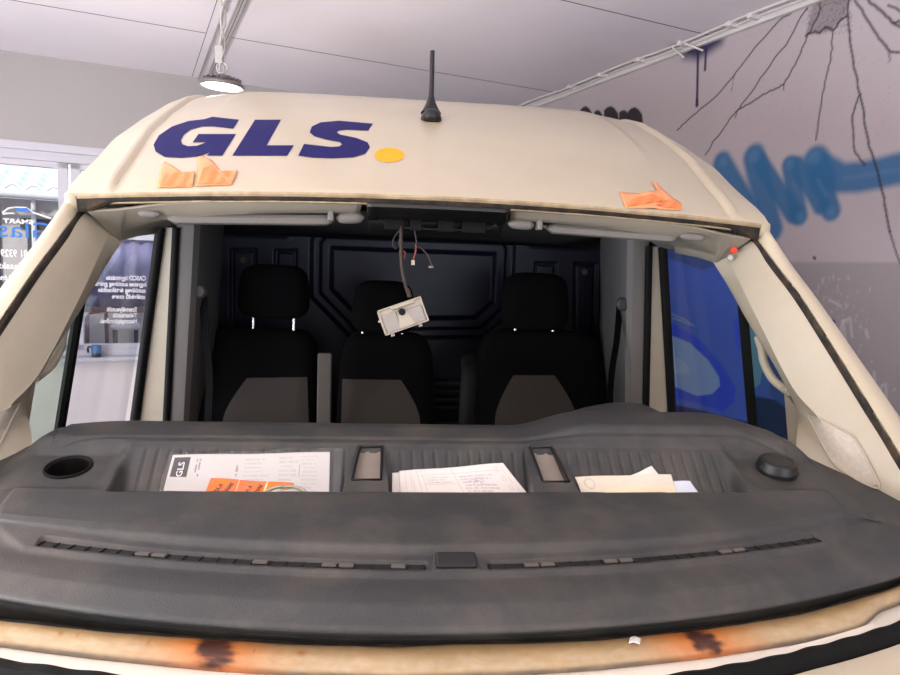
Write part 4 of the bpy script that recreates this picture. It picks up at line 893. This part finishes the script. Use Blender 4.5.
for u, (t1, t2) in zip((.05, .40), (('ZA A', 'GNAK'), ('ZA A', 'GNAK'))):
    flat_text(t1, K2, u+.09, .72, .020, 1.25, M['ink'], 'label_text', ol, .0035, .011); flat_text(t2, K2, u+.20, .74, .026, 1.25, M['ink'], 'label_text', ol, .0035, .011)
KS = [UP(*p, TPp+TN*.009, TN) for p in ((168, 452), (345, 447), (340, 500), (156, 500))]; rows = []
for v in np.linspace(0, 1, 14): rows.append([(KS[0]*(1-u)+KS[1]*u)*(1-v)+(KS[3]*(1-u)+KS[2]*u)*v+TN*(.002*math.sin(u*23+v*5)+.004*max(0, u-.93)*12) for u in np.linspace(0, 1, 60)])
slv = MB().grid(rows).build('document_sleeve', M['plastic_sleeve'], None, smooth=True, solid=.0004); tag(slv, 'clear plastic sleeve around the delivery note at the left of the tray', 'sleeve')
rm = MB(); c = UP(285, 498, TPp+TN*.02, TN)
pts = [c+np.array([.040*math.cos(a), .017*math.sin(a), .004+.012*math.sin(a)]) for a in np.linspace(0, 2*math.pi, 36)]
fo = MB().tube(pts, .003, 8, False).grid([[c+np.array([r_*.039*math.cos(a), r_*.016*math.sin(a), .004+.010*math.sin(a)*r_-.004*(1-r_)+.002*math.sin(7*a)]) for a in np.linspace(0, 2*math.pi, 36)] for r_ in (.05, .4, .7, 1)]).build('film_lid', M['foil'], smooth=True)
tag(fo, 'crumpled clear round film lid lying against the orange labels', 'lid')
# middle: stack of white forms
def form(seed, k=.35):
    def f(U, V):
        C = P_((216, 210, 204))(U, V)
        C = put(C, ((np.abs(U-.055) < .003)+(np.abs(U-.42) < .002)+(np.abs(V-.22) < .006)*(U > .08)*(U < .9)+(np.abs(V-.6) < .006)*(U > .1)*(U < .4)+(np.abs(U-.1) < .002)*(V > .2)).astype(float), (150, 144, 146), k)
        C = textlines(C, U, V, .46, .80, .3, .95, 6, (128, 122, 128), seed=seed, a=k*.8); C = textlines(C, U, V, .12, .38, .28, .58, 3, seed=seed+1, a=k*.7)
        for q in (.86, .89, .93): C = put(C, (np.abs(U-q-.02*V) < .002).astype(float), (140, 134, 138), k)
        sx, sy = (U-.6)/.10, (V-.55)/.2; C = put(C, np.exp(-(sx**2+sy**2)*2)*(fbm(U*60, V*26, 3) > .5), (120, 112, 170), .5); return C
    return f
sheet([(392, 473), (420, 472), (430, 494), (392, 494)], .003, 'form_sheet', 'white paper edge showing at the far left of the middle paper stack', 'paper', P_((214, 208, 202)), group='papers in the middle of the tray', n=(30, 20))
sheet([(399, 471), (500, 464), (525, 494), (400, 494)], .0045, 'form_sheet', 'white sheet under the top form of the middle paper stack', 'paper', form(31, .2), group='papers in the middle of the tray', n=(90, 40))
sheet([(411, 472), (503, 463), (529, 495), (417, 494)], .0065, 'form_sheet', 'top printed form of the middle paper stack with ruled boxes', 'paper', form(41, .5), group='papers in the middle of the tray', n=(170, 70), curl=.003)
# right: cream papers
def cream(U, V):
    C = P_((222, 212, 194))(U, V); C = put(C, np.clip((V-.45)*2, 0, 1)*sm(.1, .35, U), (240, 216, 158), .55); C = C*(.95+.1*fbm(U*16, V*7, 4))[..., None]
    return put(C, (np.abs(np.hypot((U-.12)/.05, (V-.4)/.25)-1) < .12).astype(float), (150, 134, 140), .35)
def cold(U, V):
    C = P_((214, 220, 232))(U, V); return put(C, ((np.abs(U-.5+.1*V) < .06)*(V > .35)).astype(float), (206, 60, 130), .7)
sheet([(640, 481), (690, 481), (700, 494), (640, 495)], .003, 'paper_slip', 'pale blue paper slip with a pink mark, right end of the right-hand papers', 'paper', cold, group='papers at the right of the tray', n=(50, 24))
sheet([(626, 478), (651.5, 466), (664, 480), (640, 494)], .0045, 'paper_slip', 'white paper with its corner sticking up above the cream sheet', 'paper', P_((222, 218, 210)), group='papers at the right of the tray', n=(30, 24))
sheet([(575, 477), (671, 474.5), (678, 495), (582, 495)], .0065, 'paper_slip', 'crumpled cream sheet on top of the right-hand papers', 'paper', cream, group='papers at the right of the tray', n=(120, 50), curl=.002)

# ------------------------------------------------------------------ lower windscreen flange, cowl and bonnet
FT = [(-60, 613), (0, 620), (50, 625.5), (100, 631), (200, 638.5), (300, 644.5), (400, 647), (450, 644), (520, 643.5), (600, 640), (700, 630), (760, 621), (800, 614), (835, 605), (860, 598), (900, 589), (960, 570)]
FBm = [(-60, 632), (0, 639.5), (50, 646), (100, 652), (200, 662), (300, 669), (400, 672), (450, 670), (520, 668), (600, 662.5), (700, 652), (760, 643), (800, 636.5), (835, 630), (862, 622), (882, 604), (900, 599), (960, 584)]
def cv(px, Z):
    P = np.array([UZ(*p, Z) for p in px]); return lambda x: np.array([np.interp(x, P[:, 0], P[:, 1])])
ft, fbm_ = cv(FT, 1.335), cv(FBm, 1.326)
FX = np.linspace(-.93, .93, 700)
def ext(fn, x):
    lim = .70 if x > 0 else -.70
    if abs(x) > .70: return float(fn(lim)[0])+.30*(x*x-lim*lim)
    return float(fn(x)[0])
yt = np.array([ext(ft, x) for x in FX]); yb = np.array([ext(fbm_, x) for x in FX])
ksm = np.ones(9)/9; yt = np.convolve(np.pad(yt, 4, 'edge'), ksm, 'valid'); yb = np.convolve(np.pad(yb, 4, 'edge'), ksm, 'valid')
NV = 26; rows = []; Cf = []
for i in range(NV):
    v = i/(NV-1); wv = np.array([.25*math.sin(q*31)+.2*math.sin(q*83+1) for q in FX])
    if i < NV-4: q = v/((NV-5)/(NV-1)); rows.append([(x, yt[k]*(1-q)+yb[k]*q, 1.335-.009*q+.0045*math.sin(math.pi*q)+.0008*wv[k]) for k, x in enumerate(FX)])
    else: q = (i-(NV-5))/4; rows.append([(x, yb[k]-.0015*q, 1.326-.010*q) for k, x in enumerate(FX)])
    q = min(1, v*1.15); c = np.empty((len(FX), 3)); c[:] = lin((176, 147, 104))
    vv = np.full(len(FX), v); n1 = fbm(FX*14+9, vv*3, 21); n2 = fbm(FX*60, vv*9, 22)
    c = c*(.85+.3*n1)[:, None]; k = np.clip(sm(.35, .8, q)*.55+(n2-.55)*.9, 0, .8)[:, None]; c = c*(1-k)+np.array(lin((186, 170, 144)))*k
    e = np.clip((sm(.16, .0, np.full(len(FX), v))+sm(.86, .96, np.full(len(FX), v))*1.2)*(.4+n2), 0, 1)[:, None]; c = c*(1-e)+np.array(lin((112, 102, 90)))*e
    for sx, wd in ((float(UZ(216, 652, 1.33)[0]), .030), (float(UZ(700, 640, 1.33)[0]), .024)):
        xx = FX-sx-(.02*(v-.5) if sx > 0 else 0); halo = np.exp(-(xx/(.055+.03*n1))**2)*np.clip(1.2-abs(v-.45), 0, 1); h = np.clip(halo*(.55+.7*n1), 0, .85)[:, None]; c = c*(1-h)+np.array(lin((204, 112, 30)))*h
        core = sm(.35, -.25, np.hypot(xx/wd, (v-.45)/.62)-.75+(n2-.5)*.9+(n1-.5)*.3)[:, None]; c = c*(1-core)+np.array(lin((74, 40, 30)))*core*(.6+.9*n2)[:, None]
    for px, rr_ in ((58, .0035), (77, .0015), (152, .0020), (259, .0015), (305, .006)):
        sx = float(UZ(px, 640, 1.33)[0]); g = np.exp(-((FX-sx)/rr_)**2-((v-.4)/.10)**2)[:, None]*.8; c = c*(1-g)+np.array(lin((150, 86, 34)))*g
    Cf.append(c)
lf = MB().grid(rows).build('lower_flange', M['rusty'], VAN, smooth=2, cols=np.vstack(Cf)); tag(lf, 'rust stained windscreen flange')
# dark gap and old bead behind the flange
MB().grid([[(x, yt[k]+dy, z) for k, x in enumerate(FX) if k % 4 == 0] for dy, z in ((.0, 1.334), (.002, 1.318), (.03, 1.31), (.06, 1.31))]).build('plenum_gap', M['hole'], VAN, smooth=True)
MB().grid([[(x, yt[k]+dy+.002*math.sin(x*40)*(dy > 0), z) for k, x in enumerate(FX) if k % 2 == 0] for dy, z in ((-.002, 1.3355), (.003, 1.336), (.005, 1.325))]).build('old_sealant', M['bead'], VAN, smooth=True)
ya = yb-.0015
bpt = MB()
SK = np.array([float(np.interp(x, [-.93, -.55, -.3, 0, .3, .5, .62, .93], [.034, .030, .034, .040, .030, .022, .026, .04])) for x in FX])
sme = np.ones(141)/141; yas = np.convolve(np.pad(ya, 70, 'reflect', reflect_type='odd'), sme, 'valid')
MB().grid([[(x, (ya[k] if j_ < 2 else yas[k])-o_*SK[k], z) for k, x in enumerate(FX)] for j_, (o_, z) in enumerate(((-.1, 1.314), (.05, 1.316), (.5, 1.319), (1.0, 1.316), (1.25, 1.312), (1.5, 1.30)))]).build('cowl_panel', M['paint_in'], VAN, smooth=True)
MB().grid([[(x, yas[k]-SK[k]*1.08-o_, z+.001*math.sin(x*90)) for k, x in enumerate(FX) if k % 2 == 0] for o_, z in ((0, 1.312), (.002, 1.322), (.010, 1.325), (.018, 1.321), (.021, 1.300))]).build('bonnet_seal', M['black'], VAN, smooth=True)
MB().grid([[(x, yas[k]-SK[k]*1.2-o_, z-(.03*(x/.93)**2)*o_*3) for k, x in enumerate(FX) if k % 6 == 0] for o_, z in ((.018, 1.300), (.022, 1.304), (.06, 1.298), (.18, 1.262), (.32, 1.19), (.40, 1.10), (.43, .95), (.44, .55))]).build('bonnet', M['paint'], VAN, smooth=True)
MB().grid([[(x, .42+.30*x*x-o_, z) for x in np.linspace(-.96, .96, 30)] for o_, z in ((0, .56), (.06, .55), (.08, .45), (.05, .30), (0, .28))]).build('bumper', M['black'], VAN, smooth=True)
for f_ in (lambda p: np.asarray(p), mir):
    yw = float(yas[-1]-SK[-1]*1.2); wr = [(1.31, 1.335), (yw+.10, 1.315), (yw, 1.302), (yw-.06, 1.290), (yw-.18, 1.246), (yw-.32, 1.160), (yw-.40, 1.07), (yw-.43, .93), (yw-.44, .56)]
    MB().grid([[f_(p) for p in ((.915+.07*(y > yw+.2), y, z-.001), (.955+.035*(y > yw+.2), y, z-.012), (1.0, y, z-.07), (1.015, y, min(z-.10, .95)), (1.015, y, .50))] for y, z in wr]).build('front_wing', M['paint'], VAN, smooth=True)
    for y in (.98, 4.75):
        wh = MB().lathe([(.20, -.09), (.30, -.10), (.335, -.07), (.34, 0), (.335, .07), (.30, .10), (.20, .09)], f_((.90, y, .34)), (1, 0, 0), 36).build('wheel', M['tyre'], VAN, smooth=True)
        MB().lathe([(0, .05), (.08, .06), (.12, .03), (.20, .07), (.205, -.07), (0, -.07)], f_((.90, y, .34)), f_((1, 0, 0)), 30).build('wheel_disc', M['zinc'], wh, smooth=True)
MB().grid([[(x, 6.0, z) for x in (-1, -.93, .93, 1)] for z in (.42, 1.2, 2.26)]).build('rear_panel', M['paint'], VAN)
MB().box((0, 3.4, .45), (1.7, 5.0, .10)).build('chassis', M['black'], VAN)
MB().grid([[(x, 1.0, z) for x in (-.9, 0, .9)] for z in (.5, 1.3)]).build('firewall', M['black'], VAN)
# aerial
ab = on_roof(431.5, 121, 0); ab = np.array(ab)
an = rbx(ab+np.array([0, .035, .016]), (.080, .14, .052), 2.6, .4, .01).build('aerial', M['gloss_black'], VAN, smooth=2)
zz = np.linspace(0, 1, 90)
MB().tube([ab+np.array([-.001, .03+.02*t, .03+.195*t]) for t in zz], [(.024*(1-t/.30)**1.6+.0085 if t < .30 else .0085-.0012*t)+.0006*math.sin(t*170) for t in zz], 12).build('aerial_rod', M['gloss_black'], an, smooth=True)
# scrap of paper on the flange
s0 = UZ(632, 642, 1.341); sp_ = tag(MB().grid([[s0+np.array([(u-.5)*.016+.008*v, (v-.5)*.016, .002*math.sin(u*4)+.002]) for u in np.linspace(0, 1, 6)] for v in np.linspace(0, 1, 6)]).build('paper_scrap', M['print_white'], None, smooth=True, solid=.0004), 'tiny torn white scrap on the rusty lower flange', 'scrap')

# ------------------------------------------------------------------ module hanging from the header by its cable
MC = UY(403, 316, 1.70); an_ = math.radians(21)
mod = empty('interior_lamp_module', MC, 'cream plastic interior lamp module dangling on a brown cable from the roof edge', 'lamp')
R = np.array(Matrix.Rotation(-an_, 3, 'Y')) @ np.array(Matrix.Rotation(-.12, 3, 'X')) @ np.array(Matrix.Rotation(.10, 3, 'Z'))
def mloc(x, y, z): return MC+R @ np.array([x, y, z])
MB().box(mloc(0, .006, 0), (.116, .018, .066), R).build('housing', M['module'], mod, bevel=.004)
MB().box(mloc(-.033, -.006, -.006), (.036, .008, .046), R).build('lens', M['module2'], mod, bevel=.002)
MB().box(mloc(.031, -.006, -.008), (.040, .008, .042), R).build('lens', M['module2'], mod, bevel=.002)
MB().prism([mloc(-.012, -.005, .012), mloc(.010, -.005, .012), mloc(.022, -.005, -.028), mloc(-.018, -.005, -.028)], R @ np.array([0, -.006, 0])).build('reflector', M['module'], mod)
MB().lathe([(0, -.006), (.0075, -.005), (.009, .0), (.0, .002)], mloc(.0, -.012, .010), R @ np.array([0, 1, 0]), 20).build('bulb_socket', M['hole'], mod, smooth=True)
MB().box(mloc(.008, -.008, .026), (.062, .010, .008), R).build('switch_bar', M['module'], mod, bevel=.002)
rim = MB()
for c_, d_ in (((0, -.004, .031), (.116, .008, .004)), ((0, -.004, -.031), (.116, .008, .004)), ((-.056, -.004, 0), (.004, .008, .066)), ((.056, -.004, 0), (.004, .008, .066))): rim.box(mloc(*c_), d_, R)
rim.build('rim', M['module'], mod, bevel=.001)
for x in (-.040, .034): MB().box(mloc(x, .002, -.036), (.009, .008, .008), R).build('mounting_lug', M['module'], mod, bevel=.001)
MB().box(mloc(-.060, .002, .006), (.006, .008, .006), R).build('mounting_lug', M['module'], mod, bevel=.001)
cab = [UY(401, 224, 1.70), UY(401, 245, 1.695), UY(401.5, 265, 1.69), UY(405, 283, 1.69), UY(409, 296, 1.695)]
MB().tube([p+np.array([.0006*math.sin(i*1.7), 0, 0]) for i, p in enumerate(catmull(cab, 10))], .0046, 10).build('cable', M['wire_brown'], mod, smooth=True)
MB().tube([UY(407.5, 289, 1.69), UY(410, 297, 1.69)], .006, 10).build('cable_sleeve', M['wire_brown'], mod, smooth=True)
for pts, m, nm in (([(413, 224), (415, 233), (416.5, 243), (415, 250)], 'wire_black', 'loose_wire'), ([(416, 244), (415.5, 252), (413.5, 259)], 'wire_red', 'loose_wire'), ([(419, 246), (426, 253), (430, 260), (432, 266)], 'wire_brown', 'loose_wire'),
                   ([(400, 230), (394, 238), (393, 245), (396, 249)], 'wire_black', 'loose_wire'), ([(402, 236), (399, 242), (401, 250)], 'wire_black', 'loose_wire'), ([(402, 250), (405, 253), (404, 259)], 'wire_red', 'loose_wire')):
    MB().tube([UY(*p, 1.70) for p in rnd(pts, 5)], .0021, 8).build(nm, M[m], VAN, smooth=True)
MB().box(UY(413, 262.5, 1.70), (.009, .006, .013)).build('wire_plug', M['module'], VAN, bevel=.001)
MB().box(UY(431, 267, 1.70), (.012, .006, .006)).build('wire_plug', M['trim_dark'], VAN, bevel=.001)
